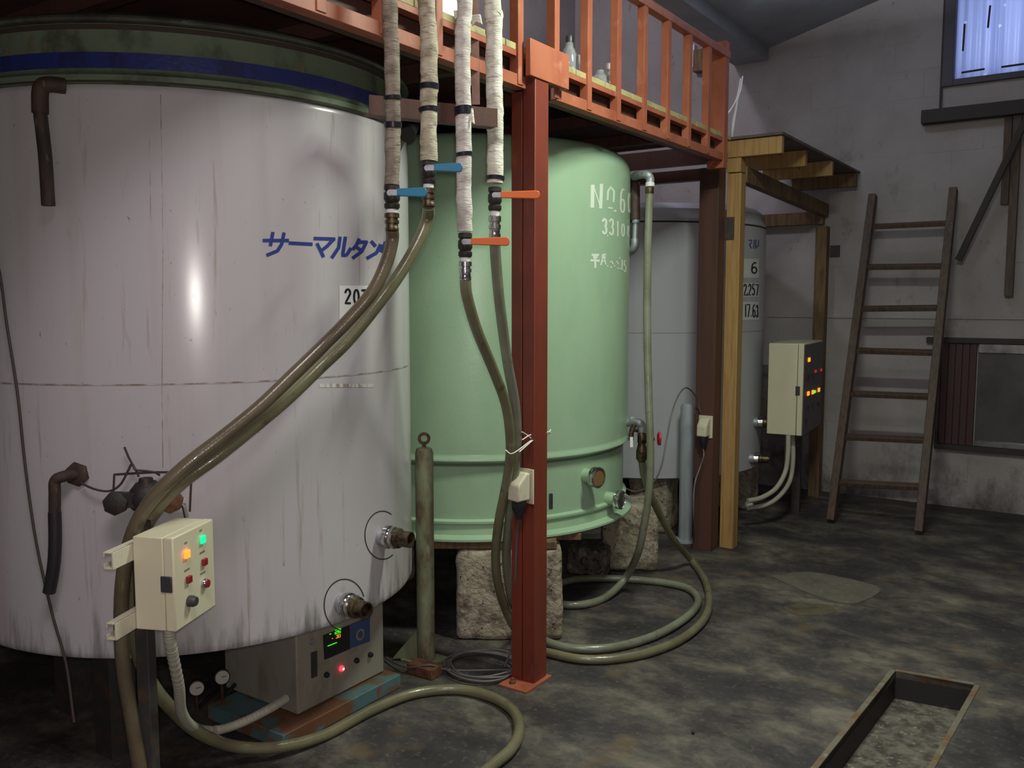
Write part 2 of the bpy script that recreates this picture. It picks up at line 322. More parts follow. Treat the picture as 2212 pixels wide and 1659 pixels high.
# ================================================================== SETTING
XL, XR, YB, YN = -4.3, 2.2, 7.38, -2.2
pit = [Vector((-.695, 3.991, 0)), Vector((-.394, 4.027, 0)), Vector((-.50, 2.25, 0)), Vector((-.795, 2.25, 0))]
fl = MB(); o4 = [Vector((XL, YB, 0)), Vector((XR, YB, 0)), Vector((XR, YN, 0)), Vector((XL, YN, 0))]
for k in range(4): j = (k+1) % 4; fl.add([o4[k], o4[j], pit[j], pit[k]], [(0, 1, 2, 3)])
pd = Vector((0, 0, -.085))
fo = struct(fl, 'floor', M_floor, 'dark stained concrete floor', smooth=0)
M_pit = mat('wet_gravelly_concrete', (.17, .155, .125), .7, 0, [((.06, .05, .04), 16, (1, 1, 1), .42, .6), ((.33, .3, .25), 45, (1, 1, 1), .6, .7)], (40, .8, (1, 1, 1), .01))
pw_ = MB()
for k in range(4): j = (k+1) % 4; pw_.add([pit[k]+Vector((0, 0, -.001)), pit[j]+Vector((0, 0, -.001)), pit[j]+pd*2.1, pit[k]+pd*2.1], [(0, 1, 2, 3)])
struct(pw_, 'trim_9', mat('shaded_pit_wall', (.022, .02, .022), .6, 0, [((.06, .045, .035), 20, (1, 1, 1), .6, .7)]), 'side of the floor pit with its shade painted black', smooth=0)  # pit sides painted near black to stand for their shade
pb = MB(); pb.prism([p+pd*2.1 for p in pit], (0, 0, .055)); struct(pb, 'trim_1', M_pit, 'pale gravelly bed of the floor pit', smooth=0)
M_rim = mat('rusty_pale_rim', (.17, .155, .12), .8, 0, [((.16, .09, .04), 8, (1, 1, 1), .45, .6), ((.28, .26, .21), 20, (1, 1, 1), .58, .7, .8)], (40, .5))
def rim(a, b, w, nm):
    d = (b-a).normalized(); n = Vector((d.y, -d.x, 0)); mid = sum(pit, Vector())/4
    if (mid-a).dot(n) > 0: n = -n
    r_ = MB(); r_.obox(a-d*.0+Vector((0, 0, -.03)), d, n, (0, 0, 1), (b-a).length, w, .034); struct(r_, nm, M_rim, 'rusty angle edge of the floor pit', bevel=.002)
rim(pit[3], pit[0], .022, 'trim_2'); rim(pit[0], pit[1], .018, 'trim_3'); rim(pit[2], pit[1], .022, 'trim_4')
def fpatch(P, nm, m, lab, h=.003):
    q = spline([Z(x, y) for x, y in P]+[Z(*P[0])], 4)[:-1]; struct(MB().prism(q, (0, 0, h)), nm, m, lab, smooth=0)
M_patch = mat('repair_mortar', (.135, .12, .092), .75, 0, [((.08, .07, .06), 5, (1, 1, 1), .45, .68, .8), ((.2, .185, .15), 30, (1, 1, 1), .56, .7)], (30, .3))
fpatch(((1668, 1246), (1740, 1236), (1830, 1250), (1900, 1272), (1872, 1296), (1830, 1304), (1770, 1290), (1715, 1268)), 'trim_8', M_patch, 'pale smooth repair patch in the floor')
fpatch(((1690, 1312), (1735, 1304), (1790, 1308), (1802, 1324), (1745, 1330), (1712, 1326)), 'trim_10', mat('brown_floor_stain', (.11, .085, .045), .8, 0, [((.05, .045, .035), 12, (1, 1, 1), .45, .65)], (30, .4)), 'brownish stain on the floor', .002)
tag(MB().lathe([(.0, -.008), (.005, -.004), (.005, .004), (0, .008)], Z(1497, 1583, .005), (1, -.6, .1), 8).build('dark_scrap', M_ink), 'tiny black scrap on the bare floor in the foreground', 'scrap')
# walls: the back wall has an upper window opening
wz = 5.3; wx0, wx1, wy0, wy1 = -1.135, -.02, 3.19, 3.98
bw = MB(); yb2 = YB+.16
for a, b in (((XL, YB, -.2), (wx0, yb2, wz)), ((wx1, YB, -.2), (XR, yb2, wz)), ((wx0, YB, -.2), (wx1, yb2, wy0)), ((wx0, YB, wy1), (wx1, yb2, wz))): bw.box(a, b)
struct(bw, 'wall_back', M_wallb, 'whitewashed block wall', smooth=0)
struct(MB().box((XL-.16, YN, -.2), (XL, yb2, wz)), 'wall_left', M_walll, smooth=0)
struct(MB().box((XR, YN, -.2), (XR+.16, yb2, wz)), 'wall_right', M_walll, smooth=0)
struct(MB().box((XL-.16, YN-.16, -.2), (XR+.16, YN, wz)), 'wall_front', M_wallb, smooth=0)
cl = MB(); cl.prism([(-2.73, YN, 3.607), (XR, YN, 4.918), (XR, YN, 4.99), (-2.73, YN, 3.68)], (0, YB-YN, 0))
cl.box((XL, YN, wz), (-2.6, YB, wz+.06)).box((-2.73, YN, 3.68), (-2.68, YB, wz)); struct(cl, 'ceiling', M_ceil, 'sloping grey board ceiling', smooth=0)
struct(MB().box((-2.745, YN, 3.585), (-2.455, YB, 3.69)), 'trim_5', M_ceil, 'boxed beam along the low edge of the ceiling', smooth=0)
struct(MB().box((-2.4, YB-.012, 1.47), (XR, YB, 1.485)), 'trim_6', M_wallb, 'thin ledge line in the wall', smooth=0)
# dark low dado and floor gutter line at the back wall
struct(MB().box((-2.75, YB-.02, 0), (XR, YB, .035)), 'baseboard_back', M_tub, smooth=0)
struct(MB().box((-2.6, YB-.015, .0), (-2.23, YB, 1.065)), 'trim_7', mat('bare_concrete', (.15, .135, .13), .9, 0, [((.06, .05, .05), 8, (1, 1, 1), .45, .65)], (20, .5)), smooth=0)
# upper window
wf = thing('window_1', (-.6, YB, wy0), None, None); tag(wf, 'blue lit window in dark frame', None, None, 'structure')
f = MB(); t = .085
f.box((wx0, YB-.03, wy0), (wx0+.075, yb2, wy1)).box((wx1-.075, YB-.03, wy0), (wx1, yb2, wy1)).box((wx0+.075, YB-.03, wy0), (wx1-.075, yb2, wy0+.045)).box((wx0+.075, YB-.03, wy1-.05), (wx1-.075, yb2, wy1))
f.build('window_frame', M_wframe, wf, smooth=0, bevel=.004)
MB().box((wx0-.012, YB-.02, 2.98), (wx0+.004, YB, wy1)).build('window_trim', M_tub, wf, smooth=0)
pn = MB(); n = 80
for k in range(n+1):
    x = wx0+.07+(wx1-wx0-.14)*k/n; y = YB+.05+.006*math.sin(k*1.25); pn.v += [Vector((x, y, wy0+.04)), Vector((x, y, wy1-.04))]
pn.f = [(2*k, 2*k+2, 2*k+3, 2*k+1) for k in range(n)]
pn.build('window_pane', M_pane, wf)
for (x, y, x2, y2) in ((2139, 12, 2134, 60), (2084, 52, 2080, 110), (2077, 157, 2127, 149), (2163, 145, 2212, 138)):
    MB().bar(PY(x, y, YB+.02), PY(x2, y2, YB+.02), .012, .014, (0, 1, 0)).build('window_catch', M_tub, wf, smooth=0)
tag(MB().box((-1.257, YB-.09, 2.925), (.6, YB, 3.025)).build('wall_beam', M_tub, bevel=.006), 'black timber beam fixed across the back wall under the blue window', 'beam')
# lower window, with a maroon shutter beside a grey sash
w2 = thing('window_2', (-.4, YB, .52), None, None); tag(w2, 'low grey window with maroon shutter', None, None, 'structure')
f = MB(); f.box((-1.16, YB-.05, 1.29), (.6, YB, 1.33)).box((-1.075, YB-.05, .48), (.6, YB, .52)).box((-1.075, YB-.045, .52), (-1.05, YB, 1.29)); f.build('window_frame', M_tub, w2, bevel=.003)
f = MB()
for k in range(5): f.box((-1.05+.048*k, YB-.03, .52), (-1.006+.048*k, YB, 1.29))
f.build('shutter', M_maroon, w2, bevel=.003)
MB().box((-.805, YB-.012, .56), (.6, YB, 1.22)).build('window_pane', mat('dull_glass', (.10, .10, .10), .25, .3, [((.06, .06, .06), 3, (1, 1, 1), .4, .7)]), w2)
f = MB(); f.box((-.805, YB-.03, 1.22), (.6, YB, 1.29)).box((-.805, YB-.03, .52), (.6, YB, .565)); f.build('sash_rail', M_alu, w2, bevel=.004)

# ================================================================== TANKS
T1, R1 = (-2.990, 2.180), .837
T2, R2 = (-2.936, 3.948), .853
T3, R3 = (-3.02, 6.21), .923
def on(c, R): return lambda x, y, off=0.0: CYL(x, y, c, R, off)
def ringseam(c, R, z, h, m, name, root, a0=0, a1=360, out=.0012):
    mb = MB(); n = 120
    for k in range(n+1):
        a = math.radians(a0+(a1-a0)*k/n); x, y = c[0]+(R+out)*math.cos(a), c[1]+(R+out)*math.sin(a); mb.v += [Vector((x, y, z-h/2)), Vector((x, y, z+h/2))]
    mb.f = [(2*k, 2*k+2, 2*k+3, 2*k+1) for k in range(n)]; return mb.build(name, m, root)
def shell(prof, c, seg=160): return MB().lathe(prof, (c[0], c[1], 0), (0, 0, 1), seg)
# ---- tank one
t1 = thing('storage_tank', (*T1, 0), 'large white insulated tank, nearest, with green and blue rim and drain spouts', 'tank')
shell([(.70, .50), (R1-.03, .487), (R1-.004, .492), (R1, .50), (R1, .515), (R1, .53), (R1, 2.20), (R1, 2.215), (R1, 2.225), (R1-.008, 2.236), (.7, 2.24)], T1).build('jacket', M_white1, t1)
shell([(R1-.012, 2.236), (R1+.004, 2.246), (R1+.004, 2.262), (R1-.012, 2.272), (R1-.02, 2.282), (R1-.02, 2.414), (.6, 2.416)], T1).build('rim_wall', M_ggreen, t1)
ringseam(T1, R1+.003, 2.243, .007, M_seam, 'rim_gap', t1, out=.001)
ringseam(T1, R1-.02, 2.308, .046, M_blue, 'blue_band', t1, out=.003)
ringseam(T1, R1-.02, 2.404, .016, M_seam, 'flange_gap', t1, out=.001)
shell([(R1-.05, 2.414), (R1+.0, 2.417), (R1+.006, 2.424), (R1, 2.432), (R1-.03, 2.436), (R1-.055, 2.445), (R1-.07, 2.46), (.62, 2.475), (.45, 2.505), (.2, 2.52), (0, 2.52)], T1).build('lid', mat('grimy_shaded_lid_paint', (.09, .10, .075), .35, 0, [((.05, .045, .035), 7, (1, 1, 1), .42, .62), ((.25, .22, .2), 30, (1, 1, 1), .6, .72, .6)], (30, .3)), t1)  # lid grime, with shade below the deck put into the dark base
ringseam(T1, R1, 1.349, .0045, M_seamr, 'jacket_seam', t1)
strip([[(347, 205), (352, 520), (350, 830), (352, 1010)]], 1.6, on(T1, R1), 'vertical_seam', M_seamr, t1)
strip([[(323, 300), (326, 480)]], 1.2, on(T1, R1), 'vertical_seam', M_seamr, t1)
kata = [[(569, 519.5), (622, 519.5)], [(589, 503), (584, 530)], [(613, 504), (608, 528), (599, 542), (577, 551)],
        [(625, 525), (673, 527.5)], [(679, 515), (722, 516.5)], [(721, 516), (706, 532), (693, 542)], [(685, 527), (698, 554)],
        [(734, 513), (731, 535), (717, 556)], [(745.5, 513), (739.5, 552), (748, 551), (757, 537)],
        [(775, 517), (769, 530), (762, 538)], [(773, 523), (792, 523)], [(791, 523), (781, 543), (762, 557)], [(769, 534), (782, 542)],
        [(802, 522), (810, 531)], [(821, 529), (813, 546), (793, 557.5)], [(832, 524), (823, 543)], [(830, 529), (848, 530), (843, 547), (830, 563)]]
strip(kata, 7.5, on(T1, R1), 'lettering', M_inkb, t1, .0012)
def patch(x0, y0, x1, y1, mp, name, m, root, off=.001, n=8):
    mb = MB()
    for j in range(2):
        for k in range(n+1): mb.v.append(mp(x0+(x1-x0)*k/n, (y0, y1)[j], off))
    mb.f = [(k, k+1, n+2+k, n+1+k) for k in range(n)]; return mb.build(name, m, root, smooth=0)
patch(733, 617, 806, 690, on(T1, R1), 'number_sticker', M_lab, t1)
strip(text('20T', [(744, 625, 757, 655), (763, 626, 775, 656), (781, 627, 793, 657)]), 4.6, on(T1, R1), 'sticker_number', M_ink, t1, .002)
patch(690, 829, 806, 837, on(T1, R1), 'small_strip_label', mat('scuffed_strip', (.62, .6, .58), .5, 0, [((.3, .26, .22), 60, (1, 1, .2), .5, .6)]), t1)
def spout(px, py, c, R, root, big=1.0, end=M_brass, tail=.062):
    p = CYL(px, py, c, R); n = NRM(p, c); k = big
    root = MB().lathe([(.034*k, -.01), (.034*k, .012), (.030*k, .018), (.030*k, .022)], p, n, 24).build('spout_flange', M_galv, root)
    MB().lathe([(.036*k, .020), (.042*k, .024), (.042*k, .040), (.036*k, .044), (.038*k, .046), (.040*k, .062), (.033*k, .068)], p, n, 28).build('union_nut', M_steel, root)
    MB().lathe([(.032*k, .066), (.038*k, .070), (.036*k, .082), (.029*k, .086), (.029*k, .066+tail), (.025*k, .066+tail), (.024*k, .07+tail*.4)], p, n, 24).build('spout_cap', end, root)
spout(822, 1158, T1, R1, t1); spout(738, 1302, T1, R1, t1)
strip([arc(826, 1156, 38, 52, 55, 300, 30)], 2.4, on(T1, R1), 'cutout_seam', M_seam, t1)
strip([arc(744, 1307, 44, 56, 100, 340, 30)], 2.6, on(T1, R1), 'cutout_seam', M_seam, t1)
strip([[(243, 1105), (247, 1025), (330, 1020), (372, 1020), (414, 1022), (412, 1060), (410, 1104)]], 5, on(T1, R1), 'hatch_seam', M_seam, t1)
# valve cluster behind the hoses
p = CYL(322, 1070, T1, R1); n = NRM(p, T1); tg = Vector((-n.y, n.x, 0))
vb = MB(); vb.lathe([(.05, -.01), (.055, .02), (.05, .05), (.03, .07), (.012, .075)], p, n, 12).lathe([(.03, -.06), (.034, -.02), (.02, .06)], p+n*.03, (0, 0, 1), 12)
vb.tube([p+n*.04-Vector((0, 0, .02)), p+n*.04-Vector((0, 0, .32))], .016); vb.bar(p+n*.055-tg*.085, p+n*.055+tg*.085, .022, .045); vbo = vb.build('valve_body', M_iron, t1)
for s_, m_ in ((-1, M_iron), (1, M_bolt)):
    MB().lathe([(.018, -.02), (.036, -.008), (.036, .016), (.02, .022)], p+n*.065+tg*s_*.078-Vector((0, 0, .005)), n, 7).build('valve_knob', m_, vbo)
MB().tube([CYL(x, y, T1, R1, .03) for x, y in ((404, 1112), (398, 1086), (380, 1082), (372, 1100))], .008, 8).build('small_elbow', M_steel, t1)
def overflow(pts, offs, r, root, m, name, seg=14, rf=None):
    return MB().tube(spline([CYL(x, y, T1, R1, o_) for (x, y), o_ in zip(pts, offs)], 8), r, seg, rf=rf).build(name, m, root)
overflow([(140, 186), (118, 188), (105, 200), (104, 250)], [.0, .03, .035, .035], .023, t1, M_rustp, 'overflow_elbow')
overflow([(104, 248), (110, 300), (115, 350), (121, 447)], [.035]*4, .019, t1, M_rustp, 'overflow_pipe')
q = CYL(168, 1024, T1, R1); MB().lathe([(.038, -.01), (.038, .01), (.03, .014)], q, NRM(q, T1), 6).build('drain_flange', M_rustp, t1)
overflow([(168, 1024), (150, 1025), (138, 1034), (137, 1060), (137, 1105)], [.0, .035, .04, .04, .04], .017, t1, M_rustp, 'drain_elbow')
overflow([(137, 1100), (138, 1160), (135, 1215), (126, 1270)], [.04]*4, .019, t1, M_blk, 'drain_hose')
# frame legs under tank one
for a in (95, 165, 230, 285):
    x, y = T1[0]+.50*math.cos(math.radians(a)), T1[1]+.50*math.sin(math.radians(a))
    MB().box((x-.05, y-.05, 0), (x+.05, y+.05, .495)).build('leg', M_dsteel, t1)
tag(MB().tube(spline([CYL(x, y, T1, R1, .012) for x, y in ((-60, 380), (0, 560), (22, 700), (45, 850), (62, 1010), (85, 1170), (118, 1320), (148, 1430))]+[Z(160, 1560, .3)], 10), .0045, 8).build('hanging_wire', M_dwire), 'thin brown wire hanging down the left side of the nearest white tank', 'wire')
tag(MB().tube(spline([CYL(x, y, T1, R1, o_) for x, y, o_ in ((182, 1040, .02), (215, 1052, .03), (245, 1056, .03), (268, 1042, .03), (284, 1012, .03), (292, 998, .03), (300, 1010, .035), (318, 1012, .035), (338, 1016, .03), (346, 1025, .01))], 8), .0035, 6)
    .tube(spline([CYL(x, y, T1, R1, o_) for x, y, o_ in ((276, 962, .03), (284, 982, .03), (292, 998, .03), (300, 1012, .03), (306, 1026, .03))], 6), .0035, 6).build('twisted_wire', M_dwire), 'short twisted brown wires on the nearest tank above its black valve', 'wire')
tag(MB().tube(spline([CYL(x, y, T1, R1, o_) for x, y, o_ in ((826, 246, -.03), (850, 236, .0), (868, 240, .02), (876, 262, .025))]+[D(880, 292, 3.28)], 8), .03, 14).build('black_elbow_pipe', M_blk), 'black elbow pipe over the right shoulder of the nearest white tank', 'pipe')

# ---- tank two (green)
t2 = thing('storage_tank', (*T2, 0), 'pale green tank with white stencilled numbers, between the two white tanks', 'tank')
prof = [(.6, .49), (R2+.018, .476), (R2+.03, .478), (R2+.03, .488), (R2-.012, .50), (R2-.016, .545), (R2-.004, .556), (R2-.004, .566), (R2-.022, .574), (R2-.022, .59), (R2-.022, .82), (R2-.022, .838), (R2-.002, .846), (R2+.008, .856), (R2+.008, .866), (R2, .876), (R2, .89), (R2, .91), (R2, 2.25), (R2, 2.265), (R2, 2.275)]
for k in range(1, 9):
    a = math.radians(90*k/8*.93); prof.append((R2-.09+.09*math.cos(a), 2.275+.10*math.sin(a)))
prof += [(R2-.12, 2.378), (R2-.14, 2.372), (.4, 2.40), (0, 2.41)]
shell(prof, T2).build('shell', M_green, t2)
ringseam(T2, R2-.018, .835, .012, mat('weld_dark_green', (.13, .2, .13), .6), 'weld_ring', t2)  # dark green ring just below the weld lip
mp2 = on(T2, R2)
def b2(x0, y0, x1, y1): return (1240+x0/5.53, 340+y0/5.53, 1240+x1/5.53, 340+y1/5.53)
st = [(8, [(1280, 401), (1279, 447)]), (7, [(1299, 399), (1297, 449)]), (2.5, [(1283, 406), (1296, 445)]), (4, [(1312, 432), (1313, 413), (1319, 404), (1326, 413), (1325, 436)]), (3.5, [(1314, 449), (1322, 450)]), (4, [(1326.5, 455), (1330, 456)])]
st += [(3.6, s) for s in text('60', [b2(548, 375, 606, 660), b2(642, 425, 682, 670)])]
strip(st, 4, mp2, 'stencil_number', M_inkw, t2, .001)
st = [(4.6, s) for s in text('3', [b2(338, 735, 392, 912)])]+[(3.8, s) for s in text('3', [b2(422, 735, 472, 925)])]+[(3, s) for s in text('.10l', [b2(385, 750, 415, 950), b2(505, 765, 535, 942), b2(565, 795, 602, 945), b2(628, 815, 660, 950)])]
strip(st, 3, mp2, 'stencil_volume', M_inkw, t2, .001)
def c2(*P): return [(1240+x/5.53, 340+y/5.53) for x, y in P]
st = [(4.5, c2((215, 1165), (290, 1165))), (3.5, c2((230, 1185), (235, 1200))), (3.5, c2((275, 1185), (268, 1200))), (5, c2((200, 1230), (298, 1235))), (4.5, c2((250, 1165), (252, 1315))),
      (2.8, c2((330, 1195), (375, 1190))), (3.2, c2((340, 1160), (342, 1200), (318, 1285))), (2.8, c2((352, 1155), (378, 1280))), (2.5, c2((340, 1245), (365, 1240))), (2.5, c2((368, 1150), (378, 1170))), (3, c2((396, 1295), (403, 1300))),
      (3, c2((430, 1250), (450, 1240), (462, 1275))), (2.8, c2((432, 1310), (450, 1315))), (3, c2((478, 1295), (486, 1300))), (2.6, c2((508, 1240), (528, 1275))), (2.6, c2((540, 1195), (548, 1210))), (2.6, c2((515, 1325), (532, 1330))), (2.6, c2((545, 1325), (552, 1330))), (3, c2((572, 1225), (570, 1345)))]
st += [(2.6, s) for s in text('5', [b2(592, 1235, 622, 1370)])]
strip(st, 3, mp2, 'stencil_date', M_inkw, t2, .001)
def port(px, py, off_px, root, face, k=1.0):
    p = CYL(px, py, T2, R2-.02); n = NRM(p, T2)
    root = MB().lathe([(.030*k, -.01), (.028*k, .05), (.03*k, .055)], p, n, 24).build('port_neck', M_green, root)
    MB().lathe([(.030*k, .050), (.041*k, .053), (.041*k, .062), (.036*k, .064), (.041*k, .068), (.043*k, .082), (.036*k, .086), (.034*k, .078)], p, n, 30).build('union_nut', M_steel, root)
    MB().lathe([(.033*k, .060), (.033*k, .081)], p, n, 24).build('sight_glass', face, root)
port(1266, 1027, 0, t2, M_amber, 1.22); port(1312, 1076, 0, t2, M_steel, 1.15)
MB().tube([D(1105, 1125, 4.12), D(1105, 1160, 4.1)], .02, 14).lathe([(.03, 0), (.032, .02), (.02, .03)], D(1105, 1122, 4.12), (0, 0, 1), 20).build('bottom_drain_nut', M_steel, t2)
patch(1186, 1066, 1194, 1099, on(T2, R2-.02), 'rating_plate', M_dark, t2)
# side outlet with red wheel valve
vp = CYL(1357, 914, T2, R2, .0); dv = 4.72
ov = thing('outlet_valve', D(1385, 1010, dv), 'pipe outlet with red handwheel on the right side of the green tank', 'valve')
MB().tube(spline([D(1345, 913, 4.80), D(1366, 912, 4.76), D(1380, 914, dv), D(1386, 922, dv), D(1386, 945, dv)], 6), .024, 14).build('elbow', M_galv, ov)
MB().lathe([(.028, 0), (.034, .008), (.034, .022), (.028, .03)], D(1361, 913, 4.77), crt, 8).build('collar', M_green, ov)
MB().lathe([(.018, 0), (.030, .02), (.030, .06), (.020, .10), (.024, .105), (.024, .15), (.016, .16)], D(1386, 998, dv), (0, 0, 1), 14).tube([D(1386, 950, dv), D(1414, 948, dv)], .009, 10).build('valve_body', M_brass, ov)
wh = MB(); c = D(1424, 948, dv); ring = [c+(cup*math.cos(a)+cfwd*math.sin(a))*.03*(1+.06*math.cos(5*a)) for a in [2*math.pi*k/40 for k in range(41)]]
wh.tube(ring, .007, 8, cap=False); 
for k in range(5): a = 2*math.pi*k/5; wh.tube([c, c+(cup*math.cos(a)+cfwd*math.sin(a))*.03], .0045, 6)
wh.lathe([(.01, -.008), (.01, .008)], c, crt, 12); wh.build('handwheel', M_redw, ov)
MB().tube([D(1370, 918, 4.7), D(1364, 932, 4.7), D(1363, 952, 4.7)], .014, 12).tube([D(1362, 930, 4.7), D(1386, 930, 4.72)], .009, 8).build('test_cock', M_brass, ov)
MB().bar(D(1364, 944, 4.67), D(1364, 966, 4.67), .016, .006, cfwd).build('cock_lever', M_lab, ov)
up = thing('upper_outlet', D(1372, 540, 4.72), 'grey elbowed pipe stub beside the right edge of the green tank stencils', 'pipe')
MB().tube([D(1372, 395, 4.74), D(1372, 475, 4.74)], .026, 14).build('iron_pipe', M_rustp, up)
MB().tube([D(1373, 476, 4.74), D(1371, 520, 4.74)], .015, 14).lathe([(.02, 0), (.022, .01), (.02, .02)], D(1373, 482, 4.74), (0, 0, 1), 14).build('nipple', M_galv, up)
MB().tube(spline([D(1371, 516, 4.74), D(1371, 530, 4.74), D(1366, 540, 4.76), D(1355, 545, 4.80)], 5), .021, 14).build('elbow', M_galv, up)

# ---- tank three
t3 = thing('storage_tank', (*T3, 0), 'far white-grey tank numbered 6, standing nearest the back wall', 'tank')
shell([(.6, .40), (R3-.02, .389), (R3, .40), (R3, .42), (R3, .44), (R3, 2.13), (R3, 2.15), (R3, 2.16), (R3-.01, 2.18), (R3-.01, 2.22), (R3-.06, 2.26), (.3, 2.32), (0, 2.33)], T3).build('shell', M_white3, t3)
ringseam(T3, R3, 1.39, .004, mat('faint_seam', (.27, .26, .28), .6), 'jacket_seam', t3)
ringseam(T3, R3, 2.13, .012, M_seam, 'top_band', t3)
mp3 = on(T3, R3)
for (a, b) in ((559, 600), (611, 641), (652, 691)): patch(1600, a, 1639, b, mp3, 'number_sticker', M_lab, t3, n=10)
strip(text('6', [(1622, 567, 1635, 590)]), 3, mp3, 'sticker_number', M_ink, t3, .003)
strip(text('2,257', [(1606, 614, 1612, 637), (1612, 612, 1616, 636), (1616, 614, 1622, 637), (1624, 614, 1630, 638), (1632, 615, 1638, 638)]), 2.4, mp3, 'sticker_volume', M_ink, t3, .003)
strip(text('17.63', [(1608, 658, 1612, 684), (1612.5, 658, 1620, 684), (1620, 658, 1624, 684), (1625, 658, 1631, 685), (1633, 659, 1637, 685)]), 2.4, mp3, 'sticker_size', M_ink, t3, .003)
strip([[(1617, 519), (1624, 519), (1620, 528)], [(1618, 527), (1622, 536)], [(1629, 518), (1627, 536)], [(1632, 518), (1631, 537), (1635, 531)], [(1638, 519), (1637, 533)]], 1.8, mp3, 'lettering', M_inkb, t3, .003)
for (x, y) in ((1631, 912), (1622, 990)):
    p = CYL(x, y, T3, R3); n = crt*.8+NRM(p, T3)*.6; n.normalize()
    MB().lathe([(.038, -.02), (.036, .02)], p, n, 20).build('port_neck', M_galv, t3)
    MB().lathe([(.034, .015), (.044, .02), (.044, .05), (.036, .055)], p, n, 24).build('union_nut', M_steel, t3)
    MB().lathe([(.030, .05), (.033, .055), (.033, .075), (.028, .08), (.028, .125), (.024, .125)], p, n, 20).build('spout_cap', M_brass, t3)

# ================================================================== STONE BLOCKS AND SHIMS
def block(name, o, u, lu, lv, h, label, seed, m=M_tuff, group=None):
    import bmesh
    u = Vector(u).normalized(); v = Vector((-u.y, u.x, 0)); nx, ny, nz = max(2, int(lu/.02)), max(2, int(lv/.02)), max(2, int(h/.02)); rnd = random.Random(seed)
    bm = bmesh.new(); bmesh.ops.create_cube(bm, size=1); bmesh.ops.subdivide_edges(bm, edges=bm.edges, cuts=14, use_grid_fill=True)
    from mathutils import noise
    for w in bm.verts:
        c = w.co.copy(); q = Vector((c.x*lu, c.y*lv, c.z*h))
        # rounded corners
        k = sum(1 for a in (c.x, c.y, c.z) if abs(a) > .49)
        d = noise.noise(q*9+Vector((seed, 0, 0)))*.010+noise.noise(q*30+Vector((0, seed, 0)))*.005-(.010*(k-1))
        q += q.normalized()*d; q.z = max(q.z, -h/2)
        w.co = u*(q.x)+v*(q.y)+Vector((0, 0, q.z))
    me = bpy.data.meshes.new(name); bm.to_mesh(me); bm.free(); me.materials.append(m); me.shade_smooth()
    ob = bpy.data.objects.new(name, me); COL.objects.link(ob); ob.location = Vector(o)+u*lu/2+v*lv/2+Vector((0, 0, h/2)); tag(ob, label, 'stone block', group); return ob
block('stone_block', (-2.485, 3.19, 0), (.424, .288, 0), .50, .30, .432, 'porous grey stone block under the green tank beside the red post', 3)
block('stone_block', (-2.44, 4.55, 0), (.30, .17, 0), .33, .28, .40, 'pale pitted stone block behind the hose at the right foot of the green tank', 8)
block('stone_block', (-2.58, 4.36, 0), (.30, .10, 0), .24, .26, .16, 'low broken dark stone lying left of the pale pitted block', 15, mat('dark_stone', (.13, .10, .085), .9, 0, [((.3, .26, .2), 18, (1, 1, 1), .52, .64), ((.04, .03, .03), 30, (1, 1, 1), .5, .62)], (30, .9, (1, 1, 1), .015)))
block('stone_block', (-3.55, 3.5, 0), (1, 0, 0), .3, .3, .472, 'stone block in shadow under the rear of the green tank', 21)
for i, (x, y) in enumerate(((-2.75, 5.5), (-2.5, 6.5), (-3.6, 6.3))):
    block('stone_block', (x, y, 0), (1, .1, 0), .28, .28, .385, ('dark stone block under the front of the far white tank', 'dark stone block under the right side of the far white tank', 'dark stone block under the rear of the far white tank')[i], 30+i)
d_ = Vector((.424, .288, 0)).normalized()
tag(MB().obox(Vector((-2.62, 3.13, .436)), d_, (-d_.y, d_.x, 0), (0, 0, 1), .62, .12, .036).build('wood_shim', M_dwood, bevel=.004), 'dark flat wooden shim between the green tank rim and porous stone block', 'wood shim')
tag(MB().obox(Vector((-2.47, 3.42, .436)), d_, (-d_.y, d_.x, 0), (0, 0, 1), .46, .10, .036).build('wood_shim', M_dwood, bevel=.004), 'dark wooden shim on the porous stone block, rear one of two', 'wood shim')

# ================================================================== STEEL PLATFORM
XB = -1.95
pf = thing('steel_platform', (XB, 3.04, 0), 'red oxide steel platform with balustrade above the tanks', 'platform')
def chan(y0, y1, root, name='edge_beam'):
    mb = MB(); mb.box((XB-.006, y0, 2.432), (XB, y1, 2.478)).box((XB-.05, y0, 2.432), (XB-.006, y1, 2.438))
    return mb.build(name, M_oxide, root, bevel=.0015)
chan(-1.2, 2.965, pf); chan(3.20, 5.17, pf)
MB().box((XB-.10, -1.2, 2.438), (XB-.055, 5.17, 2.545)).build('inner_beam', M_oxdark, pf)
MB().box((XB-.045, -1.2, 2.545), (XB-.004, 5.17, 2.567)).build('deck_angle', M_oxide, pf, bevel=.001)
yy = -1.15
bi = 0
while yy < 5.0:
    w = .26; MB().box((XL+.02, yy, 2.568), (XB-.006, yy+w, 2.594)).build('deck_board', M_board, pf, bevel=.002); yy += w+.006; bi += 1
for y in [-.9+.62*k for k in range(11)]:
    MB().box((XL+.02, y, 2.50 if abs(y-2.2) < 1.1 or abs(y-3.9) < 1 else 2.46), (XB-.1, y+.05, 2.567)).build('joist', M_oxdark, pf)
for y in (-.28, -.01, .26, .53, .80, 1.07, 1.34, 1.61, 1.88, 2.15, 2.424, 2.66, 2.925, 3.195, 3.472, 3.752, 4.03, 4.306, 4.582, 4.856):
    if abs(y-2.66) < .01: continue
    mb = MB(); mb.box((XB, y-.019, 2.440), (XB+.004, y+.019, 3.03)).box((XB-.036, y-.019, 2.478), (XB+.0, y-.015, 3.03)); mb.build('baluster', M_oxide, pf, bevel=.0012)
MB().box((XB-.04, -1.2, 3.03), (XB+.006, 5.17, 3.072)).build('handrail', M_oxide, pf, bevel=.002)
